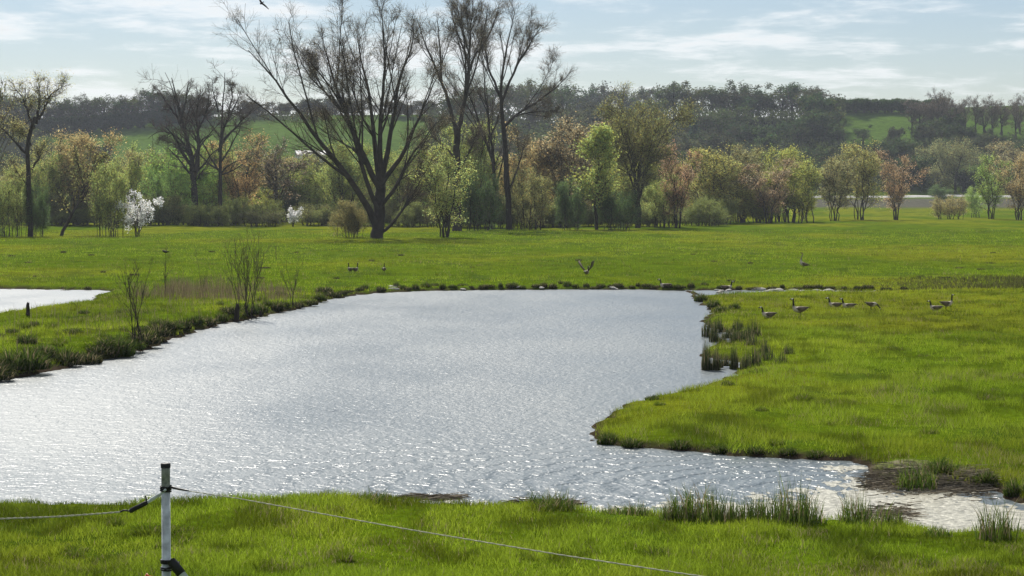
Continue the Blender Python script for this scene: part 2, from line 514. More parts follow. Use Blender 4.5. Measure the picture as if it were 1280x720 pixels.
def leaf_quads(rg, P, per, size, jit, flat=0.0, aspect=0.55):
    M = len(P) * per
    idx = np.repeat(np.arange(len(P)), per)
    t = rg.random(M) ** 0.8
    c, T, _ = interp_poly(P, np.ones(P.shape[:2]), idx, t)
    c = c + rg.normal(size=(M, 3)) * jit
    u = norm(rg.normal(size=(M, 3))); v = norm(np.cross(u, rg.normal(size=(M, 3))))
    s = size * (0.6 + 0.8 * rg.random(M))[:, None]
    V = np.stack([c - u * s, c - v * s * aspect, c + u * s, c + v * s * aspect], 1).reshape(-1, 3)
    q = np.arange(M * 4).reshape(-1, 4)
    col = np.repeat(0.55 + 0.75 * rg.random((M, 1)), 4, 0) * np.ones((1, 3))
    hue = np.repeat(rg.normal(size=(M, 1)) * 0.12, 4, 0)
    col = col * np.concatenate([1 + hue, np.ones_like(hue), 1 - hue], 1)
    return V, q, np.clip(col, 0.1, 2)
def resample(pts, k):
    pts = np.asarray(pts, float)
    s = np.concatenate([[0], np.cumsum(np.linalg.norm(np.diff(pts, axis=0), axis=1))])
    u = np.linspace(0, s[-1], k)
    o = np.stack([np.interp(u, s, pts[:, i]) for i in range(3)], 1)
    for _ in range(1):
        o[1:-1] = 0.25 * o[:-2] + 0.5 * o[1:-1] + 0.25 * o[2:]
    return o
def tree_meshes(name, rg, limbs, lr, lv, leaf, twig_mat=None, tsides=8):
    """limbs (N,k,3), lr (N,k); lv: list of grow() keyword dicts; leaf: (per twig, size, jitter)"""
    tk = Acc()
    V, q = tubes(limbs, lr, tsides); tk.add(V, q)
    cr = Acc()
    P, R = limbs, lr
    for i, kw in enumerate(lv):
        if i == 0 and len(limbs) > 1:                  # long tapering limbs branch most, bare boles not at all
            ln = np.linalg.norm(np.diff(P, axis=1), axis=2).sum(1)
            kw = dict(kw, n=kw['n'] * np.clip(ln / np.median(ln), .4, 1.6) * (R[:, -1] < .2))
        P, R = grow(rg, P, R, **kw)
        V, q = tubes(P, R, 5 if (i == 0 and len(lv) > 2) else 3)
        if i == 0 and len(lv) > 2:
            tk.add(V, q)
        else:
            cr.add(V, q, mat=1)
    if leaf:
        V, q, c = leaf_quads(rg, P, *leaf)
        cr.add(V, q, mat=0, col=c)
    return tk.mesh(name + '_trunk', [M_BARK], True, False), cr.mesh(name + '_crown', [M_LEAF, twig_mat or M_TWIG], False, True)
TINT = 2.9
def place_tree(name, tm, cm, loc, rz, sc, color, label, cat='tree', group=None):
    e = link(name, None, None, loc, rz, sc)
    e.empty_display_size = 0.5
    tag(e, label, cat, group)
    link('trunk', tm, e)
    c = link('crown', cm, e)
    c.color = (*[min(a * TINT, .62 if color[2] < .5 else .85) for a in color], 1)
    return e

# ------------------------------------------------------------------ the great bare trees, limbs traced
def traced(name, seed, base, limbs_px, Y, label, lv, leaf, color, spread=0.30, rbase=0.55, k=12, side=0):
    rg = np.random.default_rng(seed)
    b = at_ground(*base) if Y is None else at_y(np.array(base[0]), np.array(base[1]), Y)
    if Y is not None:
        b[2] = hz(b[0], b[1])
    Y = b[1]
    P = []; R = []
    for pts, r0, r1 in limbs_px:
        pts = np.array(pts, float)
        w = at_y(pts[:, 0], pts[:, 1], Y)
        s = np.concatenate([[0], np.cumsum(np.linalg.norm(np.diff(w, axis=0), axis=1))])
        w[:, 1] += s * rg.uniform(-spread, spread)
        w = w - b
        if pts[0][1] >= base[1] - 1:
            w[0, 2] = -0.3
        if r1 < .2 and r0 < rbase:
            s_ = s[-1] * .90; w = np.array([[np.interp(q_, s, w[:, i_]) for i_ in range(3)] for q_ in np.linspace(0, s_, 24)])
        r0, r1 = r0 * .82, r1 * .8
        w = resample(w, k)
        w[1:-1] += rg.normal(size=(k - 2, 3)) * 0.06
        P.append(w); R.append(np.linspace(r0, r1, k) if r0 < rbase else np.concatenate([[r0 * 1.35, r0 * 1.05], np.linspace(r0, r1, k - 2)]))
    P, R = np.array(P), np.array(R)
    if side:
        m_ = R[:, -1] < .2
        sp_, sr_ = grow(rg, P[m_], R[m_], side, .22, .72, 21, .62, k, .035, .035, .5, .05, .35)
        P, R = np.concatenate([P, sp_]), np.concatenate([R, sr_])
    tm, cm = tree_meshes(name, rg, P, R, lv, leaf)
    return place_tree(name, tm, cm, b, 0, (1, 1, 1), color, label, 'tree')

LV_BIG = [dict(n=8, t0=0.26, t1=1.0, ang=33, ratio=0.30, k=7, trop=0.06, wig=0.055, rfrac=0.33, minr=0.030, fall=0.45),
          dict(n=6.5, t0=0.12, t1=1.0, ang=40, ratio=0.56, k=4, trop=0.05, wig=0.08, rfrac=0.5, minr=0.018, fall=0.4),
          dict(n=6.5, t0=0.1, t1=1.0, ang=42, ratio=0.58, k=3, trop=0.03, wig=0.11, rfrac=0.6, minr=0.011, fall=0.3, lmin=0.9)]
traced('cottonwood_tree', 5, (471, 298), [
    ([(471, 298), (473, 270), (475, 236), (476, 222)], 1.05, 0.75),
    ([(471, 285), (463, 258), (445, 233), (406, 181), (372, 133), (355, 110), (325, 73), (299, 47)], 0.60, 0.05),
    ([(473, 262), (462, 240), (452, 205), (445, 170), (425, 120), (405, 95), (375, 62), (358, 40)], 0.40, 0.04),
    ([(475, 236), (462, 211), (432, 142), (419, 103), (406, 56), (402, 22)], 0.52, 0.05),
    ([(475, 230), (467, 172), (462, 120), (449, 73), (445, 22)], 0.48, 0.05),
    ([(477, 226), (475, 164), (484, 99), (482, 52), (480, 8)], 0.48, 0.05),
    ([(478, 224), (490, 159), (501, 99), (518, 56), (520, 14)], 0.46, 0.05),
    ([(476, 232), (501, 198), (527, 142), (544, 103), (557, 80)], 0.42, 0.05),
    ([(476, 258), (495, 236), (505, 211), (531, 172), (556, 142)], 0.34, 0.05),
    ([(462, 211), (440, 185), (405, 165), (380, 150)], 0.2, 0.04),
    ([(432, 142), (400, 110), (380, 85), (368, 55)], 0.2, 0.04),
    ([(467, 172), (450, 140), (440, 110), (425, 75)], 0.2, 0.04),
    ([(473, 292), (486, 285), (495, 274), (514, 245), (533, 208), (540, 190)], 0.28, 0.05),
], None, 'broad bare tree with many limbs fanning from one thick trunk at the meadow edge', LV_BIG, (1, 0.042, 0.10), (0.19, 0.17, 0.11), rbase=0.9, side=3)
traced('cottonwood_tree', 6, (571, 289), [
    ([(571, 289), (571, 230), (571, 172), (572, 160)], 0.75, 0.6),
    ([(571, 172), (565, 142), (552, 103), (530, 52), (513, 2)], 0.45, 0.05),
    ([(572, 165), (582, 125), (588, 78), (565, 26), (560, -6)], 0.45, 0.05),
    ([(588, 88), (592, 70), (612, 43), (627, -2)], 0.26, 0.05),
    ([(585, 110), (588, 43), (592, -10)], 0.3, 0.05),
    ([(552, 103), (550, 60), (545, 15)], 0.25, 0.05),
    ([(570, 200), (553, 180), (535, 168), (518, 172)], 0.22, 0.05),
    ([(571, 215), (585, 195), (595, 170), (600, 150)], 0.22, 0.05),
], None, 'tall bare tree with a forked trunk beside the broad fan-shaped bare tree', LV_BIG, (1, 0.042, 0.10), (0.19, 0.17, 0.11), side=2.5)
traced('cottonwood_tree', 7, (637, 287), [
    ([(637, 287), (634, 230), (633, 194), (629, 159)], 0.62, 0.45),
    ([(630, 165), (625, 125), (629, 78), (642, 22), (646, 0)], 0.40, 0.05),
    ([(629, 160), (642, 146), (681, 121), (707, 99), (720, 76)], 0.30, 0.04),
    ([(626, 130), (646, 82), (672, 39), (688, 18)], 0.30, 0.04),
    ([(626, 120), (610, 85), (606, 45), (610, 5)], 0.26, 0.04),
    ([(635, 240), (645, 215), (653, 190), (657, 170)], 0.2, 0.04),
    ([(642, 146), (665, 140), (690, 138), (705, 140)], 0.16, 0.04),
], None, 'tall bare tree with one long limb reaching out over the yellow-green saplings', LV_BIG, (1, 0.042, 0.10), (0.19, 0.17, 0.11), side=2.5)
traced('cottonwood_tree', 8, (616, 286), [
    ([(616, 287), (618, 240), (618, 207), (599, 151), (586, 116), (578, 80)], 0.5, 0.08),
    ([(618, 207), (612, 160), (606, 110), (603, 60)], 0.3, 0.05),
    ([(609, 180), (622, 150), (632, 110)], 0.2, 0.05),
], None, 'dark leaning trunk crossing between the two tallest bare trees', LV_BIG, (1, 0.042, 0.10), (0.19, 0.17, 0.11), side=2.5)
LV_GN = [dict(n=11, t0=0.25, t1=1.0, ang=48, ratio=0.36, k=6, trop=0.05, wig=0.20, rfrac=0.55, minr=0.04, fall=0.5),
         dict(n=8, t0=0.15, t1=1.0, ang=48, ratio=0.5, k=5, trop=0.05, wig=0.22, rfrac=0.6, minr=0.026, fall=0.4),
         dict(n=5, t0=0.1, t1=1.0, ang=45, ratio=0.5, k=3, trop=0.03, wig=0.22, rfrac=0.6, minr=0.017, fall=0.3, lmin=0.6)]
LV_WALNUT = [dict(LV_GN[0], ratio=.5, ang=42), dict(LV_GN[1], ratio=.55), dict(LV_GN[2], n=4, ratio=.6)]
traced('dead_tree', 9, (240, 280), [
    ([(243, 281), (242, 240), (236, 192), (222, 147), (215, 122), (208, 95)], 0.75, 0.08),
    ([(225, 155), (232, 125), (236, 95)], 0.3, 0.06),
    ([(240, 205), (229, 175), (201, 161), (177, 178)], 0.34, 0.05),
    ([(238, 195), (215, 178), (195, 172)], 0.25, 0.05),
    ([(244, 215), (248, 181), (243, 140), (250, 100)], 0.5, 0.07),
    ([(246, 165), (258, 140), (262, 105)], 0.25, 0.05),
    ([(222, 147), (205, 125), (196, 108)], 0.25, 0.05),
], 395., 'dark gnarled bare tree behind the round green bush', LV_GN, None, (0.2, 0.2, 0.1))
traced('dead_tree', 10, (275, 280), [
    ([(275, 281), (273, 220), (272, 161), (274, 129), (274, 88)], 0.55, 0.06),
    ([(275, 190), (279, 161), (298, 126), (307, 105)], 0.40, 0.05),
    ([(280, 175), (295, 160), (312, 142), (325, 132)], 0.3, 0.05),
    ([(273, 140), (266, 115), (264, 92)], 0.2, 0.05),
    ([(285, 150), (292, 118), (288, 98)], 0.22, 0.05),
], 395., 'dark gnarled bare tree behind the orange-tan tree', LV_GN, None, (0.2, 0.2, 0.1))
traced('walnut_tree', 12, (38, 296), [
    ([(38, 297), (38, 250), (38, 209), (36, 192), (43, 161), (49, 147)], 0.50, 0.3),
    ([(48, 150), (52, 143), (62, 119), (82, 103)], 0.25, 0.04),
    ([(46, 155), (50, 125), (48, 98)], 0.26, 0.04),
    ([(43, 161), (28, 122), (14, 105)], 0.24, 0.04),
    ([(37, 196), (21, 178), (0, 154), (-14, 140)], 0.26, 0.04),
    ([(39, 212), (50, 195), (57, 178)], 0.2, 0.04),
    ([(39, 182), (32, 165), (18, 160)], 0.16, 0.04),
    ([(42, 240), (28, 225), (15, 200)], 0.16, 0.04),
], None, 'crooked dark tree with thin olive leaf tips above an ivy-dark thicket', LV_WALNUT, (4, 0.07, 0.5), (0.17, 0.16, 0.06))
traced('leaning_tree', 13, (76, 295), [
    ([(76, 296), (88, 268), (102, 240), (112, 212), (121, 185)], 0.32, 0.08),
    ([(105, 232), (98, 208), (96, 190)], 0.12, 0.04),
    ([(109, 222), (122, 205), (132, 196)], 0.12, 0.04),
], None, 'slim dark tree trunk leaning right over the grass', LV_GN, (1, 0.12, 0.2), (0.14, 0.14, 0.05), rbase=9)

# ------------------------------------------------------------------ kinds of smaller trees
def stems(rg, n, H, Wd, fork, r, k=9, power=1.4, wob=.012, bsp=0.0):
    P = []; R = []
    for i in range(n):
        a = 2 * math.pi * (i + rg.uniform(-.3, .3)) / n
        o = Wd * 0.5 * rg.uniform(0.25, 0.8) if n > 1 else Wd * 0.04
        hh = H * rg.uniform(0.72, 0.95)
        tt = np.linspace(0, 1, k)
        f = np.clip((tt - fork) / (1 - fork), 0, 1) ** power
        x = o * math.cos(a) * f + rg.normal() * 0.05 * n ** .5; y = o * math.sin(a) * f + rg.normal() * 0.05 * n ** .5
        x = x + bsp * Wd * rg.uniform(.1, 1) * math.cos(a) * (1 - .6 * tt); y = y + bsp * Wd * rg.uniform(.1, 1) * math.sin(a) * (1 - .6 * tt)
        w = np.stack([x, y, hh * tt - 0.15], 1)
        w[1:] += rg.normal(size=(k - 1, 3)) * wob * H
        P.append(w); R.append(np.linspace(r, r * 0.18, k) * rg.uniform(0.7, 1.1))
    return np.array(P), np.array(R)
KINDS = {}
def kind(name, seed, H, Wd, nst, fork, r, lv, leaf, power=1.4):
    bsp = dict(brush=.5, brush2=.5, willow=.22, willow2=.34, maple2=.12, round=.25, round2=.25, maple=.05).get(name, 0)
    rg = np.random.default_rng(seed)
    P, R = stems(rg, nst, H, Wd, fork, r, power=power, bsp=bsp)
    tm, cm = tree_meshes(name, rg, P, R, lv, leaf)
    n = len(cm.vertices); co = np.empty(n * 3, np.float32); cm.vertices.foreach_get('co', co); co = co.reshape(-1, 3)
    KINDS[name] = (tm, cm, float(np.percentile(co[:, 2], 99.7)), float(np.percentile(np.abs(co[:, :2]), 98)) * 2)
def L(n, t0, ang, ratio, k, trop, wig, minr, **kw):
    return dict(n=n, t0=t0, t1=1.0, ang=ang, ratio=ratio, k=k, trop=trop, wig=wig, rfrac=0.55, minr=minr, **kw)
kind('willow', 21, 9, 6, 8, 0.05, 0.10, [L(9, .14, 32, .42, 5, .10, .10, .03), L(7, .15, 38, .5, 4, .08, .14, .018), L(5, .1, 40, .5, 2, .05, .15, .012, lmin=.5)], (8, 0.075, 0.25))
kind('willow2', 22, 9, 7, 10, 0.02, 0.08, [L(8, .12, 36, .40, 5, .10, .12, .03), L(7, .15, 40, .5, 4, .08, .14, .018), L(5, .1, 40, .5, 2, .05, .15, .012, lmin=.5)], (8, 0.075, 0.25))
kind('round', 23, 8, 7, 5, 0.1, 0.14, [L(11, .15, 50, .50, 5, .05, .12, .03), L(8, .15, 45, .5, 4, .05, .14, .018), L(4, .1, 45, .5, 2, .02, .2, .012, lmin=.5)], (12, 0.08, 0.32))
kind('round2', 24, 8, 8, 4, 0.15, 0.16, [L(12, .12, 55, .52, 5, .04, .12, .03), L(8, .15, 45, .5, 4, .05, .14, .018), L(4, .1, 45, .5, 2, .02, .2, .012, lmin=.5)], (12, 0.08, 0.32))
kind('slender', 25, 11, 5, 1, 0.2, 0.16, [L(34, .22, 48, .30, 5, .10, .10, .03, fall=.75), L(7, .15, 42, .5, 4, .08, .14, .018), L(5, .1, 40, .5, 2, .05, .15, .012, lmin=.4)], (8, 0.075, 0.24))
kind('maple', 26, 10, 7, 6, 0.05, 0.085, [L(10, .16, 36, .36, 5, .10, .10, .028), L(7, .15, 40, .5, 4, .08, .14, .018), L(5, .1, 40, .5, 2, .05, .15, .012, lmin=.5)], (5, 0.072, 0.24))
kind('maple2', 27, 10, 7, 7, 0.06, 0.075, [L(9, .20, 36, .36, 5, .10, .12, .028), L(7, .15, 40, .5, 4, .08, .14, .018), L(5, .1, 40, .5, 2, .05, .15, .012, lmin=.5)], (5, 0.072, 0.24), 1.1)
kind('brush', 28, 6, 5, 16, 0.0, 0.06, [L(7, .1, 38, .45, 4, .08, .15, .022), L(6, .1, 42, .5, 2, .06, .18, .014), L(4, .1, 40, .5, 2, .05, .15, .010, lmin=.4)], (5, 0.072, 0.24), 1.0)
kind('brush2', 29, 6, 6, 14, 0.0, 0.06, [L(8, .05, 42, .48, 4, .06, .15, .022), L(6, .1, 42, .5, 2, .06, .18, .014), L(4, .1, 40, .5, 2, .05, .15, .010, lmin=.4)], (8, 0.075, 0.25), 1.0)
kind('elm', 37, 15, 15, 9, 0.28, 0.24, [L(14, .45, 40, .38, 6, -.03, .08, .04), L(10, .15, 40, .5, 5, -.03, .12, .022), L(6, .1, 42, .5, 2, -.02, .15, .014, lmin=.6)], (5, 0.075, 0.32), 1.15)
kind('bare', 31, 13, 9, 4, 0.2, 0.22, [L(10, .3, 42, .45, 5, .08, .14, .04), L(8, .15, 42, .5, 4, .06, .16, .026), L(5, .1, 42, .5, 2, .04, .18, .017, lmin=.5)], (1, 0.13, 0.2))
kind('far_a', 32, 15, 10, 3, 0.3, 0.25, [L(11, .3, 45, .42, 4, .06, .14, .07), L(7, .15, 45, .5, 3, .05, .18, .045)], (9, 0.33, 0.5))
kind('far_b', 33, 15, 9, 2, 0.3, 0.28, [L(14, .25, 48, .42, 4, .06, .14, .07), L(8, .15, 45, .5, 3, .05, .18, .045)], (7, 0.28, 0.5))
kind('far_c', 34, 15, 9, 3, 0.35, 0.25, [L(12, .35, 42, .42, 4, .06, .16, .08), L(9, .15, 45, .5, 3, .05, .2, .055)], (4, 0.24, 0.4))
kind('far_d', 35, 9, 10, 4, 0.05, 0.2, [L(13, .1, 52, .5, 4, .04, .14, .06), L(8, .15, 45, .5, 3, .05, .18, .045)], (12, 0.32, 0.5))

def put(kn, px, row, top, wpx, color, name, label, cat='tree', group=None, Y=None, rz=None):
    """a tree whose foot is at (px,row), reaching up to row `top`, wpx wide"""
    tm, cm, H, Wd = KINDS[kn]
    if Y is None:
        b = at_ground(px, row)
    else:
        b = at_y(np.array(float(px)), np.array(float(row)), Y); b[2] = hz(b[0], b[1])
    ppm = F / b[1]
    h = (CAMZ - b[2]) + (240 - top) / ppm
    w = wpx / ppm
    sz = max(h, 0.6) / H; sx = w / Wd
    return place_tree(name, tm, cm, b, rng.uniform(0, 6.28) if rz is None else rz, (sx, sx, sz), color, label, cat, group)

OL = (0.125, 0.145, 0.042); TAN = (0.18, 0.145, 0.065); YG = (0.145, 0.165, 0.045); GR = (0.10, 0.155, 0.035)
DG = (0.045, 0.07, 0.025); DK = (0.06, 0.065, 0.03); PK = (0.20, 0.15, 0.095); OR = (0.21, 0.145, 0.065); GREY = (0.12, 0.10, 0.07)
T_ = [
 ('bare', -8, 292, 92, 60, DK, 'tree', 'tall twiggy dark tree behind the crooked tree'),
 ('brush', 14, 296, 215, 50, OL, 'shrub', 'thin-stemmed olive thicket at the foot of the crooked tree'),
 ('brush2', 46, 296, 228, 34, DG, 'shrub', 'dark green ivy-like thicket wrapping the crooked tree trunk'),
 ('willow', 98, 280, 165, 84, TAN, 'tree', 'tan willow thicket behind the slim leaning trunk'),
 ('willow2', 62, 280, 178, 60, OL, 'tree', 'olive willow thicket between crooked tree and tan willow'),
 ('willow2', 152, 283, 182, 62, YG, 'tree', 'olive willow with yellow shoots above the white blossom tree'),
 ('brush', 138, 296, 205, 48, OL, 'shrub', 'dark twiggy thicket left of the white blossom tree'),
 ('round', 230, 280, 186, 92, GR, 'shrub', 'large round green bush below the gnarled bare trees'),
 ('round2', 205, 281, 214, 60, (0.085, 0.13, 0.035), 'shrub', 'smaller green bush leaning against the large round green bush'),
 ('round2', 268, 279, 178, 70, (0.12, 0.15, 0.04), 'tree', 'green leafy tree behind the orange-tan tree'),
 ('maple', 302, 279, 166, 78, OR, 'tree', 'orange-tan budding tree beside the white flowering shrub'),
 ('bare', 346, 279, 172, 74, GREY, 'tree', 'grey twiggy tree right behind the white flowering shrub'),
 ('round', 348, 278, 218, 54, DG, 'shrub', 'dark green bush beside the orange-tan tree'),
 ('round', 402, 278, 196, 76, YG, 'tree', 'yellow-green leafy tree right of the white flowering shrub'),
 ('willow', 430, 281, 178, 70, OL, 'tree', 'olive thicket behind the thick left limb of the broad bare tree'),
 ('brush2', 440, 297, 250, 44, (0.11, 0.10, 0.04), 'shrub', 'low brown-green bush at the foot of the broad bare tree'),
 ('willow2', 512, 282, 172, 76, OL, 'tree', 'olive willow just right of the broad bare tree trunk'),
 ('maple', 556, 297, 178, 84, (0.17, 0.19, 0.06), 'tree', 'small pale olive tree standing out on the grass in front of the thicket'),
 ('willow', 590, 283, 152, 72, OL, 'tree', 'olive willow filling behind the forked tall tree'),
 ('brush2', 600, 288, 212, 58, DG, 'shrub', 'dark green thicket at the foot of the tall bare trees'),
 ('brush', 662, 287, 210, 56, (0.12, 0.12, 0.045), 'shrub', 'olive brush beside the trunk with the long limb'),
 ('willow2', 660, 281, 160, 78, TAN, 'tree', 'tan-brown thicket behind the trunk with the long limb'),
 ('brush2', 714, 288, 226, 40, DG, 'shrub', 'dark green upright bush on the grass edge'),
 ('maple2', 712, 282, 148, 92, (0.15, 0.125, 0.07), 'tree', 'grey-tan tree with several stems above the dark upright bush'),
 ('slender', 744, 287, 158, 56, YG, 'tree', 'slender yellow-green young tree left of the vase-shaped elm'),
 ('brush2', 772, 287, 236, 60, DG, 'shrub', 'low dark green thicket below the vase-shaped elm'),
 ('elm', 797, 285, 108, 118, (0.105, 0.105, 0.035), 'tree', 'large vase-shaped elm with a dense olive crown'),
 ('round', 826, 285, 215, 56, OL, 'shrub', 'olive leafy bush right of the vase-shaped elm trunk'),
 ('maple', 846, 285, 180, 56, (0.20, 0.13, 0.08), 'tree', 'pinkish-brown budding tree right of the vase-shaped elm'),
 ('maple2', 892, 279, 184, 74, (0.17, 0.165, 0.05), 'tree', 'yellow-olive tree with pale slanting stems'),
 ('maple2', 926, 278, 182, 50, (0.14, 0.135, 0.06), 'tree', 'olive-tan tree between the yellow-olive and pink-tan trees'),
 ('maple', 962, 279, 198, 68, PK, 'tree', 'pink-tan budding tree left of the lime green bush'),
 ('slender', 990, 278, 204, 40, (0.14, 0.155, 0.05), 'tree', 'slim olive-green tree touching the pink-tan tree'),
 ('round', 1003, 276, 240, 34, (0.24, 0.30, 0.04), 'shrub', 'bright lime green bush at the far edge of the meadow'),
 ('maple2', 1044, 276, 196, 50, (0.15, 0.145, 0.065), 'tree', 'olive-tan open tree right of the lime green bush'),
 ('maple2', 1076, 275, 178, 58, (0.165, 0.16, 0.055), 'tree', 'yellow-olive open tree in front of the bare ploughed strip'),
 ('maple', 1119, 275, 188, 54, (0.20, 0.14, 0.08), 'tree', 'brownish-pink budding tree in front of the ploughed strip'),
 ('brush', 1188, 274, 244, 42, (0.17, 0.15, 0.06), 'shrub', 'thin see-through brush in front of the ploughed strip'),
 ('maple', 1238, 274, 194, 54, (0.14, 0.19, 0.05), 'tree', 'fresh green upright tree near the olive-brown tree'),
 ('round', 1220, 272, 234, 26, (0.14, 0.19, 0.05), 'shrub', 'small fresh green bush left of the upright green tree'),
 ('maple', 1274, 275, 182, 62, (0.22, 0.17, 0.085), 'tree', 'olive-brown tree right of the upright green tree'),
]
for kn, px, row, top, wd, colr, nm, lab in T_:
    put(kn, px, row, top, wd, colr, nm, lab, 'shrub' if nm == 'shrub' else 'tree')
put('round', 1178, 252, 231, 30, (0.06, 0.09, 0.035), 'shrub', 'small round dark green bush beside the gravel road', 'shrub', Y=690.)
put('round2', 1186, 246, 174, 68, (0.10, 0.105, 0.045), 'tree', 'big round olive tree behind the gravel road', 'tree', Y=795.)
put('maple', 1262, 246, 176, 74, (0.17, 0.15, 0.07), 'tree', 'wide pale olive tree behind the upright green tree', 'tree', Y=795.)
put('round', 1206, 246, 205, 40, (0.07, 0.10, 0.035), 'tree', 'dark green tree next to the big round olive tree', 'tree', Y=800.)

# white blossom
def blossom(name, px, row, cy, wpx, hpx, seed, label, nst):
    rg = np.random.default_rng(seed)
    b = at_ground(px, row); ppm = F / b[1]
    H = (row - cy + hpx / 2) / ppm; Wd = wpx / ppm
    P, R = stems(rg, nst, H * 0.9, Wd * .9, 0.1, 0.08)
    tk = Acc(); V, q = tubes(P, R, 6); tk.add(V, q)
    P1, R1 = grow(rg, P, R, 8, (row - cy - hpx * .45) / (row - cy + hpx * .5), 1.0, 52, .40, 4, .02, .15, .6, .02)
    P2, R2 = grow(rg, P1, R1, 6, .2, 1.0, 45, .5, 3, .03, .2, .6, .014, lmin=.35)
    cr = Acc()
    for p, r in ((P1, R1), (P2, R2)):
        V, q = tubes(p, r, 3); cr.add(V, q, mat=1)
    V, q, c = leaf_quads(rg, P2, 10, 0.085, 0.15, aspect=.8); cr.add(V, q, mat=0, col=c ** .3)
    place_tree(name, tk.mesh(name + '_trunk', [M_BARK], True, False), cr.mesh(name + '_crown', [M_LEAF, M_TWIG]), b, 0, (1, 1, 1), (0.66, 0.62, 0.59), label, 'tree' if nst > 3 else 'shrub')
blossom('blossom_tree', 172, 296, 259, 76, 54, 41, 'small tree covered in white blossom at the meadow edge', 7)
blossom('blossom_shrub', 366, 283, 266, 36, 24, 42, 'low white flowering shrub below the yellow-green tree', 3)

# understorey brush between the trees
fr = np.random.default_rng(51)
FILL = [((0.085, 0.10, 0.03), 'dark green'), ((0.115, 0.12, 0.045), 'olive'), ((0.15, 0.16, 0.04), 'yellowish green'), ((0.14, 0.13, 0.055), 'tan'), ((0.07, 0.075, 0.03), 'dusky')]
for i in range(62):
    px = -30 + i * 17 + fr.uniform(-8, 8)
    if px > 1000: break
    row = fr.uniform(276.8, 278.6); k_ = fr.integers(5); hi = fr.random() < .4
    put(fr.choice(['willow2', 'maple2', 'willow'] if hi else ['brush', 'brush2', 'brush2']), px, row, fr.uniform(182, 205) if hi else fr.uniform(212, 240), fr.uniform(50, 74), FILL[k_][0], 'shrub',
        FILL[k_][1] + (' tall thicket' if hi else ' low undergrowth shrub') + ' filling gaps deep in the tree belt behind the meadow', 'shrub', FILL[k_][1] + (' tall' if hi else ' low') + ' undergrowth of the tree belt')

for i in range(52):
    px = -30 + i * 18.3 + fr.uniform(-8, 8)
    if px > 905 or 352 < px < 380: continue
    k_ = [0, 4, 1, 0][fr.integers(4)]
    put(fr.choice(['brush', 'brush2']), px, np.interp(px, [0, 480, 640, 900], [281, 283, 285, 281.5]) + fr.uniform(-.8, .8), fr.uniform(243, 262), fr.uniform(34, 58), FILL[k_][0], 'shrub',
        FILL[k_][1] + ' knee-high brush along the foot of the tree belt', 'shrub', FILL[k_][1] + ' brush at the foot of the tree belt')
# ------------------------------------------------------------------ woods on the hill
HG = 'trees of the wood on the far hill'
hr = np.random.default_rng(61)
HCOL = [(0.075, 0.085, 0.04), (0.06, 0.075, 0.035), (0.095, 0.085, 0.05), (0.10, 0.10, 0.04), (0.07, 0.06, 0.045), (0.05, 0.075, 0.035)]
def hill(px, row, hpx, kinds, label, group, cols=HCOL, wf=0.92):
    kn = hr.choice(kinds)
    put(kn, px, row, row - hpx, hpx * wf * hr.uniform(.85, 1.25), [a * .33 * k_ for a, k_ in zip( cols[hr.integers(len(cols))], (1., 1.25, .9))], 'hill_tree', label, 'tree', group)
for i in range(40):                                   # wood behind the green hill field, left
    px = -50 + i * 8.0 + hr.uniform(-3, 3)
    base = np.interp(px, [-60, 60, 100, 200, 300, 400, 520], [168, 166, 165, 157, 148, 143, 146])
    hh = np.interp(px, [0, 60, 200, 260, 330, 520], [42, 38, 38, 32, 20, 20])
    hill(px, base - 1, hh * hr.uniform(.75, 1.25), ['far_c', 'bare', 'far_c'], 'thin-crowned tree in the row along the top of the green hill field', 'row of trees along the hill field')
    if i % 2 == 0: hill(px + 3, base + 1, hh * 0.52, ['far_d'], 'low dark understorey tree below the row along the hill field', 'understorey along the hill field', [(0.05, 0.06, 0.035), (0.06, 0.065, 0.04)], 1.3)
for i in range(18):
    px = 300 + i * 14
    base = np.interp(px, [300, 400, 520], [147, 143, 147])
    hill(px, base, hr.uniform(15, 24), ['far_d', 'far_c'], 'brown hedge tree along the crest behind the broad bare tree', 'hedge along the crest', [(0.08, 0.06, 0.045), (0.06, 0.055, 0.04)], 1.2)
for i in range(100):                                  # wooded slope, centre right
    px = hr.uniform(535, 1050); f = hr.random() ** 0.8
    top = np.interp(px, [535, 640, 700, 1000, 1050], [190, 160, 152, 150, 168])
    base = top + f * (238 - top)
    hill(px, base, hr.uniform(34, 50), ['far_a', 'far_b', 'far_d', 'far_c'], 'dull green tree on the wooded hillside', HG)
for i in range(34):                                   # its crest
    px = 560 + i * 14.3 + hr.uniform(-4, 4)
    base = np.interp(px, [535, 640, 700, 820, 1000, 1050], [160, 150, 148, 148, 150, 158])
    hill(px, base, hr.uniform(36, 50), ['far_c', 'far_b', 'far_a'], 'open-crowned tree standing on the crest of the wooded hill', 'crest trees of the wooded hill')
for i in range(52):                                   # slope below the right field
    px = hr.uniform(1035, 1310); base = hr.uniform(178, 242)
    hill(px, base, hr.uniform(24, 40), ['far_a', 'far_d', 'far_b'], 'dark tree on the slope below the right-hand hill field', 'slope trees below the right hill field', [(0.05, 0.06, 0.032), (0.06, 0.075, 0.035), (0.065, 0.06, 0.04)])
for i in range(13):                                   # tall bare ones at the right
    px = 1140 + i * 11.5 + hr.uniform(-4, 4)
    put('bare', px, hr.uniform(166, 176), hr.uniform(110, 128), hr.uniform(28, 42), (0.07, 0.06, 0.045), 'hill_tree', 'tall bare dark tree standing against the right-hand hill field', 'tree', 'bare trees by the right hill field')
for i in range(14):
    px = 1050 + i * 9.5 + hr.uniform(-3, 3)
    hill(px, 141, hr.uniform(15, 21), ['far_d'], 'small round tree on the skyline above the right-hand hill field', 'skyline trees above the right hill field', [(0.06, 0.085, 0.035), (0.055, 0.07, 0.035)], 1.4)
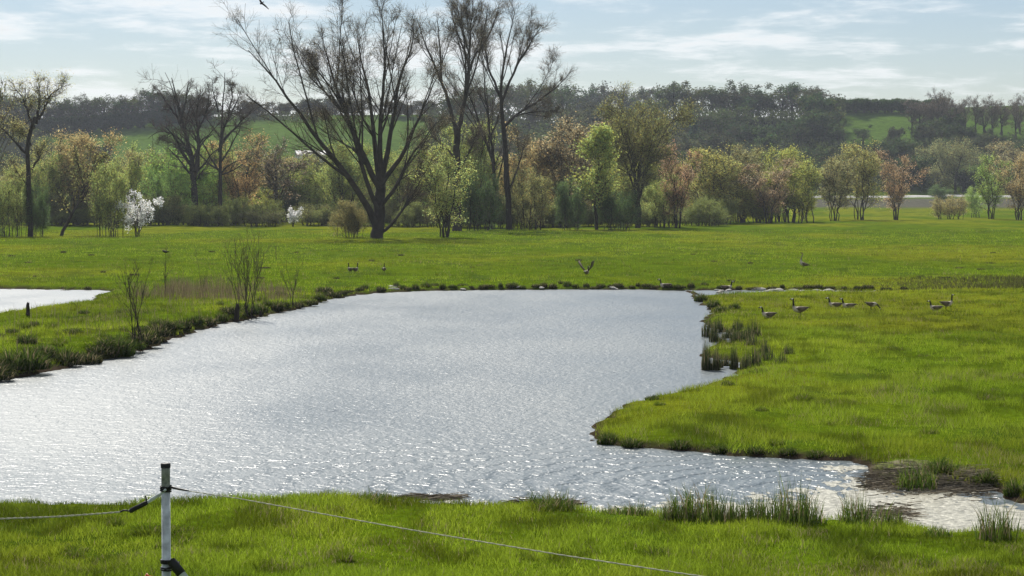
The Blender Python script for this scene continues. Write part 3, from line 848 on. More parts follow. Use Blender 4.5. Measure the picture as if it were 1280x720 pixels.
for i in range(12):
    px = hr.uniform(-50, 75); base = hr.uniform(180, 240)
    hill(px, base, hr.uniform(26, 40), ['far_a', 'far_d'], 'dull tree low on the slope behind the crooked tree', 'slope trees behind the crooked tree')
for i in range(14):
    px = hr.uniform(80, 560); base = hr.uniform(212, 240)
    hill(px, base, hr.uniform(20, 34), ['far_a', 'far_d'], 'dull tree at the foot of the green hill field', 'trees at the foot of the hill field')

# dark conifer on the slope
def conifer(px, row, top, wpx, label):
    rg = np.random.default_rng(71)
    b = at_ground(px, row); ppm = F / b[1]; H = (row - top) / ppm; Wd = wpx / ppm
    P = np.array([[[0, 0, H * s] for s in np.linspace(-.02, 1, 9)]]); R = np.linspace(.3, .03, 9)[None]
    tk = Acc(); V, q = tubes(P, R, 7); tk.add(V, q)
    n = 90; Q = []
    for i in range(n):
        s = (i + .5) / n; a = i * 2.4; ln = Wd / 2 * (1 - s) ** .8 * rg.uniform(.7, 1.1) + .3
        d = np.array([math.cos(a), math.sin(a), 0])
        Q.append([[0, 0, H * (.12 + .88 * s)] + d * ln * f + np.array([0, 0, -.25 * ln * f * (1 - .6 * f)]) for f in np.linspace(0, 1, 4)])
    Q = np.array(Q); cr = Acc(); V, q = tubes(Q, np.repeat(np.linspace(.06, .02, 4)[None], n, 0), 3); cr.add(V, q, mat=1)
    V, q, c = leaf_quads(rg, Q, 26, .38, .22); cr.add(V, q, mat=0, col=c)
    place_tree('conifer', tk.mesh('conifer_trunk', [M_BARK], True, False), cr.mesh('conifer_crown', [M_LEAF, M_TWIG]), b, 0, (1, 1, 1), (0.016, 0.03, 0.018), label)
conifer(868, 198, 150, 34, 'single dark conifer on the wooded hillside')

# ------------------------------------------------------------------ closed undergrowth of the far woods (one mass)
wr = np.random.default_rng(75); n = 44000
wpx = np.concatenate([wr.uniform(535, 1056, n * 5 // 8), wr.uniform(1030, 1330, n // 4), wr.uniform(-60, 410, n - n * 5 // 8 - n // 4)])
wy = np.concatenate([wr.uniform(800, 1012, n * 5 // 8), wr.uniform(795, 915, n // 4), wr.uniform(985, 1015, n - n * 5 // 8 - n // 4)])
cr_ = wr.random(n) < .3; cr_ &= wpx > 535; cr_ &= wpx < 1056; wy = np.where(cr_, wr.uniform(975, 1014, n), wy)
wx_ = (wpx - 640) / F * wy
wh = 2.0 + 6.5 * sstep(.35, .7, fbm(wx_ * .11, wy * .11, 3)); wh = np.where((wpx > 411) & (wy > 965), np.maximum(wh, 6.5), wh); wh = np.where(wpx < 411, np.interp(wpx, [0, 230, 330], [4.5, 4, 2]), wh)
cz = height(wx_, wy) + wh * np.sqrt(wr.random(n)) 
cc = np.stack([wx_, wy, cz], 1); u_ = norm(wr.normal(size=(n, 3))); v_ = norm(np.cross(u_, wr.normal(size=(n, 3)))); sz_ = wr.uniform(.35, .8, (n, 1))
mixw = fbm(wx_ * .05 + 31, wy * .05, 3)[:, None]
wc = (np.array([.04, .062, .024]) * (1 - mixw) + np.array([.085, .095, .035]) * mixw) * wr.uniform(.6, 1.3, (n, 1))
acc = Acc(); acc.add(np.stack([cc - u_ * sz_, cc - v_ * sz_ * .6, cc + u_ * sz_, cc + v_ * sz_ * .6], 1).reshape(-1, 3), np.arange(n * 4).reshape(-1, 4), col=np.repeat(wc, 4, 0))
tag(link('hillside_undergrowth', acc.mesh('hillside_undergrowth', [leafmat('far_foliage', 'attr', .4)])), 'dark closed undergrowth of the woods on the far hill', 'undergrowth', kind='stuff')

# ------------------------------------------------------------------ gravel road beyond the ploughed strip, on an invented bank tilted to catch sun
rx = np.linspace(40, 330, 80); ry = 772 + 4 * np.sin(rx * .02); rh = height(rx, ry)
prof = [(-1.6, -.1), (0, .55), (3.2, .75), (5.0, -.1)]
V = np.concatenate([np.stack([rx, ry + a, rh + b_], 1) for a, b_ in prof]); qi = np.arange(79)
acc = Acc(); acc.add(V, np.concatenate([np.stack([80 * k + qi, 80 * k + qi + 1, 80 * (k + 1) + qi + 1, 80 * (k + 1) + qi], 1) for k in range(3)]))
tag(link('gravel_road', acc.mesh('gravel_road', [solid('pale_gravel', (0.55, 0.54, 0.50), 0.9, 0.2, 1.5, 0.2, 0.1)], False, False)), kind='structure')

# ------------------------------------------------------------------ white farm building peeping through the tree belt
fb0 = at_y(np.array(388.), np.array(213.), 868.); fb0[2] = hz(fb0[0], 868.)
farm = tag(link('farm_building', None, None, fb0, .25), 'long low white farm building glimpsed through the trees on the slope', 'building')
def boxpart(name, c, d, mat, parent):
    acc = Acc(); x, y, z = np.array(d) / 2
    acc.add(np.array([(-x, -y, -z), (x, -y, -z), (x, y, -z), (-x, y, -z), (-x, -y, z), (x, -y, z), (x, y, z), (-x, y, z)]) + np.array(c),
            [(0, 1, 5, 4), (1, 2, 6, 5), (2, 3, 7, 6), (3, 0, 4, 7), (4, 5, 6, 7), (3, 2, 1, 0)])
    return link(name, acc.mesh(name, [mat], False, False), parent)
M_WHITE = solid('white_boards', (0.80, 0.80, 0.78), 0.7, 0.06, .8); M_ROOF = solid('pale_roof', (0.42, 0.43, 0.44), 0.4, 0.1, .5, 0, .5); M_PANE = solid('dark_pane', (0.03, 0.035, 0.04), .15)
wl = boxpart('wall', (0, 0, 1.2), (11, 7, 2.8), M_WHITE, farm)
acc = Acc(); acc.add([(-5.9, -4, 2.55), (5.9, -4, 2.55), (5.9, 0, 4.2), (-5.9, 0, 4.2), (-5.9, 4, 2.55), (5.9, 4, 2.55)], [(0, 1, 2, 3), (3, 2, 5, 4)], [(0, 3, 4), (1, 5, 2)])
link('roof', acc.mesh('farm_roof', [M_ROOF], False, False), farm)
for k in range(3):
    boxpart('window', (-3.2 + 3.2 * k, -3.52, 1.5), (1.0, .1, 1.0), M_PANE, farm)

# ------------------------------------------------------------------ grass
def blades(x, y, z, h, w, lean, col, segs=2, rg=rng, curl=0.5, la=None):
    """bent blades as thin strips; arrays in, Acc data out"""
    n = len(x)
    a = rg.uniform(0, 2 * np.pi, n)                   # facing
    la = rg.uniform(0, 2 * np.pi, n) if la is None else la
    u = np.stack([np.cos(a), np.sin(a), np.zeros(n)], 1) * (w * .5)[:, None]
    ld = np.stack([np.cos(la), np.sin(la), np.zeros(n)], 1) * (lean * h)[:, None]
    b = np.stack([x, y, z], 1)
    up = np.array([0, 0, 1.])
    if segs == 1:
        V = np.stack([b - u, b + u, b + ld + up * h[:, None]], 1).reshape(-1, 3)
        t_ = np.arange(n * 3).reshape(-1, 3)
        return V, None, t_, np.repeat(col, 3, 0)
    mid = b + ld * 0.35 + up * (h * 0.55)[:, None]
    tip = b + ld + up * (h * (1 - curl * lean * .5))[:, None]
    V = np.stack([b - u, b + u, mid + u * .8, mid - u * .8, tip], 1).reshape(-1, 3)
    base = np.arange(n)[:, None] * 5
    return V, base + np.array([[0, 1, 2, 3]]), base + np.array([[3, 2, 4]]), np.repeat(col, 5, 0)
def gcolor(x, y, rg):
    n = len(x)
    a = fbm(x * 0.22, y * 0.14, 4)[:, None]; r = rg.random((n, 1))
    c = np.array([0.125, 0.21, 0.014]) * (1 - a) + np.array([0.27, 0.30, 0.026]) * a
    c = c * (0.55 + 0.8 * r)
    cl = fbm(x * 1.1 + 7, y * 0.7 + 3, 3)[:, None]
    c = c * (1 - 0.58 * sstep(.50, .68, cl)) * (0.82 + 0.5 * sstep(.30, .55, fbm(x * 0.09 + 3, y * 0.05, 3)[:, None]))
    dry = rg.random(n) < 0.02 + 0.22 * sstep(.56, .74, fbm(x * .45 + 50, y * .3, 3))
    c[dry] = np.array([0.30, 0.25, 0.13]) * rg.uniform(.6, 1.1, (dry.sum(), 1))
    return c
def meadow(name, n, y0, y1, pxr, rg, hgt, wmin, segs, label, pw=2.0, cond=None, clump=0.5, lean=0.95, sdmin=.12):
    """blades over the ground between y0 and y1, thinning with distance"""
    u = rg.random(n * 3)
    e = 1 - pw + 1                                    # area element grows with y
    yy = (y0 ** e + u * (y1 ** e - y0 ** e)) ** (1 / e) if abs(e) > 1e-6 else y0 * (y1 / y0) ** u
    xx = (rg.uniform(pxr[0], pxr[1], n * 3) - 640) / F * yy
    sd = shore_sd(xx, yy)
    k = sd > sdmin
    cl = fbm(xx * .9, yy * .6, 3)
    k &= rg.random(n * 3) < (1 - clump) + clump * sstep(.35, .6, cl) * 1.3
    k &= (poly_sd(MUD, xx, yy) > 0.1) | (rg.random(n * 3) < .22)
    if cond is not None:
        k &= cond(xx, yy, sd)
    i = np.nonzero(k)[0][:n]
    xx, yy, sd, cl = xx[i], yy[i], sd[i], cl[i]
    z = height(xx, yy, sd) - .02
    h = hgt * (0.2 + 1.6 * cl) * rg.uniform(.55, 1.25, len(xx))
    w = np.maximum(wmin, yy / 2190 * 0.42) * rg.uniform(.7, 1.3, len(xx))
    V, q, t_, c = blades(xx, yy, z, h, w, rg.uniform(.1, lean, len(xx)), gcolor(xx, yy, rg), segs, rg)
    a = Acc(); a.add(V, q, t_, col=c)
    return tag(link(name, a.mesh(name, [M_GRASS])), label, 'grass', kind='stuff')
meadow('bank_grass', 115000, 30.5, 47.5, (-60, 1340), np.random.default_rng(81), .17, .010, 2, 'bright green grass on the near bank behind the fence', cond=lambda x, y, s: y < 47)
meadow('shore_grass', 175000, 45.5, 130, (-60, 1340), np.random.default_rng(82), .17, .012, 1, 'green grass of the pasture around the pond', cond=lambda x, y, s: (640 + x / y * F > 640) | (y > 60))
meadow('field_grass', 130000, 130, 340, (-60, 1340), np.random.default_rng(83), .17, .03, 1, 'green grass of the wide meadow beyond the pond', pw=2.3, clump=.8)

# ------------------------------------------------------------------ tussocks, reeds, saplings
def clump_mesh(name, seed, n, rad, h, w, lean, c0, c1, dry=.1, mat=None, dome=False):
    rg = np.random.default_rng(seed)
    r = rad * np.sqrt(rg.random(n)); a = rg.uniform(0, 6.283, n)
    x, y = r * np.cos(a), r * np.sin(a)
    hh = h * rg.uniform(.35, 1.15, n) * (np.sqrt(np.clip(1.05 - (r / rad) ** 2, .05, 1)) if dome else 1 - .55 * (r / rad) ** 2)
    m_ = rg.random((n, 1)); c = np.array(c0) * (1 - m_) + np.array(c1) * m_
    d = rg.random(n) < dry
    c[d] = np.array([.27, .22, .13]) * rg.uniform(.6, 1.1, (d.sum(), 1))
    V, q, t_, cc = blades(x, y, np.full(n, -.06), hh, w * rg.uniform(.7, 1.3, n), (rg.uniform(.3, 1, n) * lean * (.25 + .75 * r / rad) if dome else rg.uniform(.05, lean, n)), c, 2, rg, .5 if not dome else .9, a + rg.normal(size=n) * .5 if dome else None)
    acc = Acc(); acc.add(V, q, t_, col=cc)
    return acc.mesh(name, [mat or M_GRASS])
GREEN0, GREEN1 = (0.035, 0.075, 0.012), (0.10, 0.15, 0.02)
TUS = [clump_mesh('tussock_%d' % i, 90 + i, 620, .38, .55, .024, 1.0, (0.03, 0.055, 0.012), (0.085, 0.12, 0.022), .14, dome=True) for i in range(3)]
DTUS = [clump_mesh('dark_tussock_%d' % i, 95 + i, 620, .38, .5, .024, 1.0, (0.022, 0.032, 0.012), (0.06, 0.075, 0.022), .2, dome=True) for i in range(2)]
GTUF = [clump_mesh('green_tuft_%d' % i, 97 + i, 420, .38, .5, .022, 1.0, (0.055, 0.10, 0.010), (0.17, 0.22, 0.02), .12, dome=True) for i in range(2)]
REED = [clump_mesh('reed_%d' % i, 100 + i, 200, .34, .75, .015, .50, GREEN0, (0.13, 0.18, 0.03), .22) for i in range(3)]
DREED = [clump_mesh('cattail_%d' % i, 105 + i, 240, .42, .95, .024, .20, (0.022, 0.038, 0.015), (0.075, 0.10, 0.03), .2) for i in range(2)]
tr = np.random.default_rng(110)
def shrubby(meshes, px, row, wpx, hpx, name, label, cat, group=None, nat=(1., .5), z=None):
    b = at_ground(px, row) if z is None else at_z(np.array(float(px)), np.array(float(row)), z)
    ppm = F / b[1]
    o_ = link(name, meshes[tr.integers(len(meshes))], None, b, tr.uniform(0, 6.28), (wpx / ppm / nat[0], wpx / ppm / nat[0], hpx / ppm / nat[1]))
    return tag(o_, label, cat, group)
# left spit: dark sedge tussocks along the water
for px, row, wd, hh in [(-12, 474, 50, 30), (12, 462, 44, 28), (40, 464, 50, 30), (52, 446, 30, 16), (78, 456, 44, 24), (104, 452, 40, 22), (126, 441, 36, 20), (140, 442, 40, 24), (158, 436, 34, 20),
                        (176, 430, 36, 18), (192, 422, 34, 18), (200, 414, 28, 16), (216, 412, 28, 14), (233, 411, 26, 15), (246, 405, 24, 12), (262, 405, 24, 12), (278, 402, 22, 13), (285, 394, 22, 10),
                        (312, 394, 22, 12), (330, 390, 22, 12), (347, 387, 24, 13), (366, 384, 22, 14), (384, 381, 20, 10), (398, 377, 18, 10), (406, 366, 24, 12), (420, 370, 18, 8)]:
    shrubby(TUS if tr.random() < .4 else DTUS, px + tr.uniform(-5, 5), row, wd * tr.uniform(1.0, 1.7), hh * tr.uniform(.7, 1.35), 'grass_tussock', 'rounded sedge tussock on the water edge of the grassy spit', 'tussock', 'tussocks along the spit')
for i in range(46):
    px = tr.uniform(-10, 400); f_ = tr.random()
    row = np.interp(px, [0, 140, 400], [462, 436, 376]) - f_ * np.interp(px, [0, 140, 400], [52, 52, 10])
    k_ = (row - 240) / 200
    shrubby(GTUF if i % 3 else TUS, px, row, tr.uniform(16, 40) * k_, tr.uniform(7, 15) * k_, 'grass_tussock', 'rank green grass tuft on the back of the grassy spit', 'tussock', 'rank tufts of the spit')
for px, row, wd, hh in [(38, 368, 12, 10), (82, 369, 18, 12), (12, 366, 10, 8), (110, 366, 12, 6)]:
    shrubby(DTUS, px, row, wd, hh, 'grass_tussock', 'dark tussock standing on the far edge of the side pond', 'tussock', 'tussocks of the side pond')
for i in range(44):                                     # far shore
    px = 425 + i * 11 + tr.uniform(-5, 5)
    if px > 905: break
    shrubby(DTUS if tr.random() < .6 else TUS, px, np.interp(px, [425, 470, 560, 900], [368, 364.5, 361.5, 361]) - abs(tr.normal()) * 2.2, tr.uniform(8, 20), tr.uniform(4, 9), 'grass_tussock', 'small dark tussock on the far shore of the pond', 'tussock', 'tussocks of the far shore')
for i in range(16):
    px = 905 + i * 15 + tr.uniform(-5, 5)
    shrubby(DTUS, px, 362.5 - tr.random() * 2, tr.uniform(8, 20), tr.uniform(3, 7), 'grass_tussock', 'small dark tussock along the narrow channel', 'tussock', 'tussocks of the channel')
for px, row, wd, hh in [(876, 376, 22, 12), (892, 383, 22, 12), (902, 390, 24, 12), (918, 386, 20, 10), (760, 556, 36, 18), (790, 559, 34, 14), (850, 563, 34, 14), (900, 567, 30, 12), (1020, 573, 30, 12), (1175, 592, 44, 20), (1232, 606, 40, 18), (1270, 618, 40, 24), (985, 571, 30, 10), (945, 569, 28, 10), (815, 500, 22, 8), (910, 482, 22, 8)]:
    shrubby(TUS, px, row, wd, hh, 'grass_tussock', 'low tussock on the rim of the right-hand pasture', 'tussock', 'tussocks of the right pasture')
for i in range(34):
    px = tr.uniform(640, 1290); row = tr.uniform(382, 560)
    g_ = at_ground(px, row)
    if shore_sd(g_[:1], g_[1:2])[0] < .8: continue
    k_ = (row - 240) / 200
    shrubby(GTUF, px, row, tr.uniform(14, 30) * k_, tr.uniform(5, 9) * k_, 'grass_tussock', 'darker tuft of ranker grass out on the right-hand pasture', 'tussock', 'rank tufts of the right pasture')
for i in range(22):
    px = tr.uniform(10, 1270); row = tr.uniform(655, 715)
    shrubby(GTUF, px, row, tr.uniform(30, 60), tr.uniform(10, 18), 'grass_tussock', 'darker tuft of ranker grass on the near bank', 'tussock', 'rank tufts of the near bank')
for i in range(26):
    px = tr.uniform(0, 1280); row = tr.uniform(312, 352)
    shrubby(DTUS, px, row, tr.uniform(8, 20), tr.uniform(2, 4), 'grass_tussock', 'small dark tuft dotted over the meadow beyond the pond', 'tussock', 'tufts of the far meadow')
# cattails on the right shore
for px, row, wd, hh in [(890, 424, 24, 24), (902, 428, 20, 22), (915, 430, 26, 24), (930, 432, 26, 22), (945, 426, 26, 22), (886, 459, 16, 26), (900, 458, 16, 24), (910, 459, 12, 24), (932, 463, 26, 28), (948, 462, 26, 26), (962, 455, 28, 22), (975, 460, 26, 18), (925, 412, 20, 14), (940, 440, 30, 20), (985, 450, 26, 16), (884, 421, 20, 22), (896, 414, 22, 16), (908, 424, 22, 20), (884, 457, 14, 24), (894, 460, 14, 22), (918, 460, 18, 24), (940, 460, 24, 26), (955, 445, 26, 20), (925, 428, 24, 20)]:
    shrubby(DREED, px + tr.uniform(-4, 4), row + tr.uniform(-3, 2), wd * tr.uniform(.6, 1.1), hh * tr.uniform(.8, 1.7), 'cattail_clump', 'clump of dark upright reeds standing at the notch in the right shore', 'reeds', 'reed clumps of the right shore', (1., .95), z=-.12)
# near shore
for px, row, wd, hh in [(850, 646, 34, 40), (872, 648, 34, 42), (895, 650, 34, 46), (915, 650, 28, 40), (945, 652, 34, 34), (968, 652, 36, 50), (990, 652, 40, 54), (1010, 652, 34, 40), (1070, 654, 36, 36), (1090, 655, 38, 34), (1110, 656, 26, 24), (945, 650, 24, 30), (1245, 672, 40, 42), (1142, 606, 34, 34), (1170, 588, 32, 22), (838, 646, 20, 30), (470, 627, 30, 18), (685, 636, 36, 26), (668, 634, 26, 22), (705, 636, 24, 22), (1176, 668, 24, 18), (800, 642, 26, 18), (770, 640, 26, 16)]:
    shrubby(REED, px + tr.uniform(-6, 6), row + tr.uniform(0, 5), wd * tr.uniform(1.0, 1.5), hh * tr.uniform(1.05, 1.6), 'reed_tuft', 'tuft of green sedge rising from the near shore of the pond', 'sedge', 'sedge tufts of the near shore', (.6, .72))

# thin stalks
def stalks(name, pts, label, cat, group=None, kind_=None):
    """pts: list of (px,row,hpx,thick m, lean px)"""
    acc = Acc(); b0 = at_ground(pts[0][0], pts[0][1])
    for px, row, hp, th, le in pts:
        b = at_ground(px, row); ppm = F / b[1]
        P = np.array([b + (le / ppm * f ** 1.5, tr.normal() * .05, hp / ppm * f - .05) for f in np.linspace(0, 1, 5)])[None] - b0
        V, q = tubes(P, np.linspace(th, th * .4, 5)[None], 4); acc.add(V, q)
    return tag(link(name, acc.mesh(name, [M_TWIG], False, False), None, b0), label, cat, group, kind_)
def sapling(px, row, top, wpx, seed, label, nst, r=.04, name='bare_sapling', dens=1.0):
    rg = np.random.default_rng(seed); b = at_ground(px, row); ppm = F / b[1]
    H = (row - top) / ppm; Wd = wpx / ppm
    P, R = stems(rg, nst, H * 1.05, Wd * 1.7, 0.22 if nst < 6 else .02, r * .6, power=1.1, wob=.005)
    lv = [L(6 * dens, .3, 26, .38, 5, .10, .06, .010), L(3.5 * dens, .2, 32, .5, 4, .08, .08, .007)]
    tk = Acc(); V, q = tubes(P, R, 5); tk.add(V, q); cr = Acc()
    p, r_ = P, R
    for kw in lv:
        p, r_ = grow(rg, p, r_, **kw); V, q = tubes(p, r_, 3); cr.add(V, q)
    e = tag(link(name, None, None, b), label, 'sapling')
    link('trunk', tk.mesh(name + '_trunk', [M_BARK], True, False), e); link('crown', cr.mesh(name + '_crown', [M_TWIG], False, False), e)
    return b + P[0, -1]
sapling(172, 440, 332, 46, 121, 'thin bare sapling rising from the spit near the water', 5, .05)
sapling(310, 396, 292, 46, 122, 'tall clump of bare grey shoots beside the dead stump', 14, .035, 'bare_shrub')
sapling(365, 385, 318, 38, 123, 'slight bare sapling at the end of the grassy spit', 4, .035)
TIP = sapling(208, 372, 309, 30, 124, 'thin bare sapling with a bird on its broken top behind the spit', 1, .075, dens=.7)
sapling(160, 372, 322, 26, 125, 'thin leafless sapling beside the side pond', 3, .04, dens=.5)
sapling(250, 366, 312, 24, 126, 'very thin leafless sapling in the dry weeds', 2, .03, dens=.5)
sapling(124, 415, 378, 14, 127, 'short dead weed stalk on the middle of the spit', 2, .02, dens=.4)
# dry weed band behind the spit
acc = Acc(); rg = np.random.default_rng(131); n = 3600
px = rg.uniform(140, 385, n); row = rg.uniform(358, 374, n) + np.interp(px, [140, 300, 385], [0, 6, 4])
w_ = at_z(px, row, 0.0); hx = rg.uniform(.25, 1.1, n) * np.interp(px, [140, 180, 300, 385], [.5, .9, 1.25, .6])
sdw = shore_sd(w_[:, 0], w_[:, 1]); k_ = (sdw > .25) & (fbm(w_[:, 0] * .5, w_[:, 1] * .2, 3) > .42) & (rg.random(n) < np.interp(px, [140, 200, 330, 385], [.05, 1, 1, .05])); w_, hx, sdw = w_[k_], hx[k_], sdw[k_]; n = len(w_); hx = hx * (.35 + 1.3 * fbm(w_[:, 0] * .9, w_[:, 1] * .2, 2))
V, q, t_, c = blades(w_[:, 0], w_[:, 1], height(w_[:, 0], w_[:, 1], sdw), hx, np.full(n, .022), rg.uniform(.02, .45, n), np.array([.26, .20, .12]) * rg.uniform(.45, 1.2, (n, 1)), 2, rg)
acc.add(V, q, t_, col=c)
n = 420; px = rg.uniform(-10, 400, n); row = np.interp(px, [0, 140, 400], [462, 434, 376]) - rg.random(n) * np.interp(px, [0, 140, 400], [50, 50, 10])
w_ = at_z(px, row, 0.0); sdw = shore_sd(w_[:, 0], w_[:, 1]); k_ = sdw > .2; w_, sdw = w_[k_], sdw[k_]; n = len(w_)
V, q, t_, c = blades(w_[:, 0], w_[:, 1], height(w_[:, 0], w_[:, 1], sdw), rg.uniform(.3, .9, n), np.full(n, .02), rg.uniform(.02, .4, n), np.array([.24, .20, .12]) * rg.uniform(.4, 1.2, (n, 1)), 2, rg)
acc.add(V, q, t_, col=c)
tag(link('dry_weeds', acc.mesh('dry_weeds', [M_DRY])), 'band of grey dry weed stalks behind the grassy spit', 'weeds', kind='stuff')
acc = Acc(); n = 5000
px = rg.uniform(1090, 1340, n); row = rg.uniform(350, 364, n)
w_ = at_z(px, row, 0.0); k_ = shore_sd(w_[:, 0], w_[:, 1]) > .2; w_, px = w_[k_], px[k_]; n = len(w_)
hx = rg.uniform(.15, .6, n) * np.interp(px, [1090, 1200, 1300], [.2, .5, .9])
V, q, t_, c = blades(w_[:, 0], w_[:, 1], height(w_[:, 0], w_[:, 1]), hx, np.full(n, .04), rg.uniform(.1, .6, n), (np.array([.17, .17, .06]) * rg.uniform(.35, 1.1, (n, 1))), 2, rg)
acc.add(V, q, t_, col=c)
tag(link('dry_reeds', acc.mesh('dry_reeds', [M_DRY])), 'belt of brownish dry reeds at the end of the channel', 'reeds', kind='stuff')

# stumps and posts
def stump(px, row, hpx, wpx, label, seed, name='dead_stump', lean=0):
    rg = np.random.default_rng(seed); b = at_ground(px, row); ppm = F / b[1]; h = hpx / ppm; r = wpx / ppm / 2
    k = 7; acc = Acc()
    P = np.array([[(lean / ppm * f, 0, h * f - .12) for f in np.linspace(0, 1, k)]]); P[0, 1:] += rg.normal(size=(k - 1, 3)) * r * .12
    R = (r * np.array([1.5, 1.15, 1., .95, .9, .85, .6]))[None]
    V, q = tubes(P, R, 9); V[-9:, 2] += rg.uniform(-.25, .3, 9) * r * 2
    acc.add(V, q, cap_tris(len(V) - 9, 9))
    return tag(link(name, acc.mesh(name, [M_BARK], True, False), None, b), label, 'stump')
stump(295, 406, 28, 7, 'dark dead stump standing at the water edge of the spit', 141, lean=2)
stump(327, 399, 12, 4, 'small dark stub right of the dead stump', 142, lean=-2)
stump(35, 394, 19, 5, 'short dark post stub beside the side pond', 143, 'wooden_stub')
stump(317, 622, 10, 12, 'dark rotten stump end poking above the near bank', 144, lean=3)

# ------------------------------------------------------------------ birds
def sweep(path, ra, rb, sides=12):
    """one closed skin: rings of half-width ra (sideways) and rb (in the plane) along a path in the XZ plane"""
    P = np.array(path, float); k = len(P)
    T = norm(np.gradient(P, axis=0)); S = np.array([0, 1., 0]); Nn = np.cross(S, T)
    ang = np.arange(sides) / sides * 2 * np.pi
    V = P[:, None] + np.array(ra)[:, None, None] * np.cos(ang)[None, :, None] * S + np.array(rb)[:, None, None] * np.sin(ang)[None, :, None] * Nn[:, None]
    q = [(i * sides + j, i * sides + (j + 1) % sides, (i + 1) * sides + (j + 1) % sides, (i + 1) * sides + j) for i in range(k - 1) for j in range(sides)]
    return V.reshape(-1, 3), q
BLK = (0.012, 0.011, 0.010); WHT = (0.75, 0.72, 0.66); BRN = (0.17, 0.13, 0.09); PALE = (0.50, 0.43, 0.34); DBR = (0.09, 0.07, 0.05)
def bird_mesh(name, neck, head, legs=.2, kindb='goose', wings=None):
    """goose standing along +X; neck: list of (x,z,r); head: (dx,dz) of the bill direction"""
    body = [(-.40, .10, .01, .008), (-.33, .09, .06, .025), (-.24, .06, .10, .07), (-.12, .03, .135, .11), (0.0, .0, .15, .135), (.12, .01, .145, .135), (.22, .045, .11, .11)]
    path = [(x, 0, z) for x, z, a, b_ in body]; ra = [b[2] for b in body]; rb = [b[3] for b in body]
    col = [DBR, WHT, BRN, BRN, BRN, PALE, PALE]
    for i, (x, z, r) in enumerate(neck):
        path.append((x, 0, z)); ra.append(r); rb.append(r); col.append((BLK if kindb == 'goose' else (.16, .15, .14)) if i else PALE)
    x, z, _ = neck[-1]; hx, hz_ = head
    for f, r, c in ((.045, .036, WHT if kindb == 'goose' else (.2, .03, .02)), (.085, .034, BLK), (.115, .022, BLK), (.15, .014, BLK), (.18, .004, BLK)):
        path.append((x + hx * f, 0, z + hz_ * f)); ra.append(r * .85); rb.append(r); col.append(c)
    V, q = sweep(path, ra, rb); V[:, 2] += legs + .12
    acc = Acc(); acc.add(V, q, col=np.repeat(np.array(col), 12, 0))
    if kindb == 'crane':
        pass
    # folded wings: flattened almond on each flank
    if wings is None:
        for s in (-1, 1):
            pw = [(.16, s * .115, .06), (.05, s * .148, .055), (-.10, s * .14, .06), (-.26, s * .09, .09), (-.40, s * .02, .115)]
            Vw, qw = sweep([(a, 0, c) for a, b_, c in pw], [.012, .03, .032, .025, .006], [.03, .085, .085, .05, .008], 8)
            Vw[:, 1] += np.repeat([b_ for a, b_, c in pw], 8); Vw[:, 2] += legs + .12
            acc.add(Vw, qw, col=np.repeat(np.array([BRN, DBR, BRN, DBR, BLK]), 8, 0))
    else:
        for s in (-1, 1):                              # raised wings
            w0 = wings
            root = np.array([[.14, s * .10, .08], [-.10, s * .10, .08]])
            mid_ = root + np.array([[.06, s * .28, w0 * .30], [-.05, s * .26, w0 * .28]])
            tip = mid_ + np.array([[-.12, s * .18, w0 * .42], [-.16, s * .14, w0 * .34]])
            R_ = np.concatenate([root, mid_, tip]); up_ = R_ + np.array([0, -s * .012, .018])
            Vw = np.concatenate([R_, up_]); Vw[:, 2] += legs + .12
            qw = [(0, 1, 3, 2), (2, 3, 5, 4), (6, 8, 9, 7), (8, 10, 11, 9), (0, 2, 8, 6), (2, 4, 10, 8), (1, 7, 9, 3), (3, 9, 11, 5), (4, 5, 11, 10), (0, 6, 7, 1)]
            acc.add(Vw, qw, col=np.array(DBR))
    if legs > .08:
        for s in (-1, 1):
            P = np.array([[(-.02, s * .06, legs + .05), (-.03, s * .06, legs * .5), (0, s * .06, .01), (.08, s * .06, .0)]])
            V, q = tubes(P, np.array([[.016, .010, .010, .012]]), 6); acc.add(V, q, col=np.array(BLK))
    return acc.mesh(name, [M_BIRD], True)
NECK_UP = [(.265, .11, .075), (.285, .20, .045), (.29, .32, .036), (.295, .43, .036), (.30, .475, .042)]
NECK_MID = [(.26, .11, .075), (.285, .18, .05), (.30, .27, .040), (.32, .34, .038), (.34, .375, .042)]
NECK_DOWN = [(.28, .04, .075), (.36, .00, .048), (.43, -.08, .038), (.49, -.17, .036), (.52, -.215, .040)]
NECK_CRANE = [(.26, .13, .07), (.31, .26, .04), (.33, .42, .028), (.335, .58, .025), (.34, .66, .03)]
B_UP = bird_mesh('goose_alert', NECK_UP, (1, -.1)); B_MID = bird_mesh('goose_resting', NECK_MID, (1, -.15), .0)
B_DOWN = bird_mesh('goose_grazing', NECK_DOWN, (.6, -.7), .2); B_SIT = bird_mesh('goose_sitting', NECK_MID, (1, -.1), -.07)
B_CRANE = bird_mesh('crane_body', NECK_CRANE, (1.1, .05), .42, 'crane'); B_WING = bird_mesh('goose_wings', NECK_MID, (1, .1), .16, wings=1.0)
def bird(mesh, px, row, ang, label, name='goose', sc=1.15, cat='goose', group='geese around the pond', tilt=0):
    b = at_ground(px, row); sc = sc * .9
    o_ = tag(link(name, mesh, None, b + np.array([0, 0, .02]), math.radians(ang), (sc,) * 3), label, cat, group)
    o_.rotation_euler[1] = math.radians(tilt)
bird(B_MID, 961, 398, 175, 'goose with lowered neck standing next to the upright goose by the reeds', sc=1.1)
bird(B_UP, 1000, 397, 172, 'upright long-necked goose facing the reeds on the right pasture', sc=1.2)
bird(B_SIT, 1044, 384, 170, 'goose lying in the grass directly left of another lying goose', sc=1.15)
bird(B_SIT, 1061, 385, 175, 'lying goose between another lying goose and the grazing goose', sc=1.15)
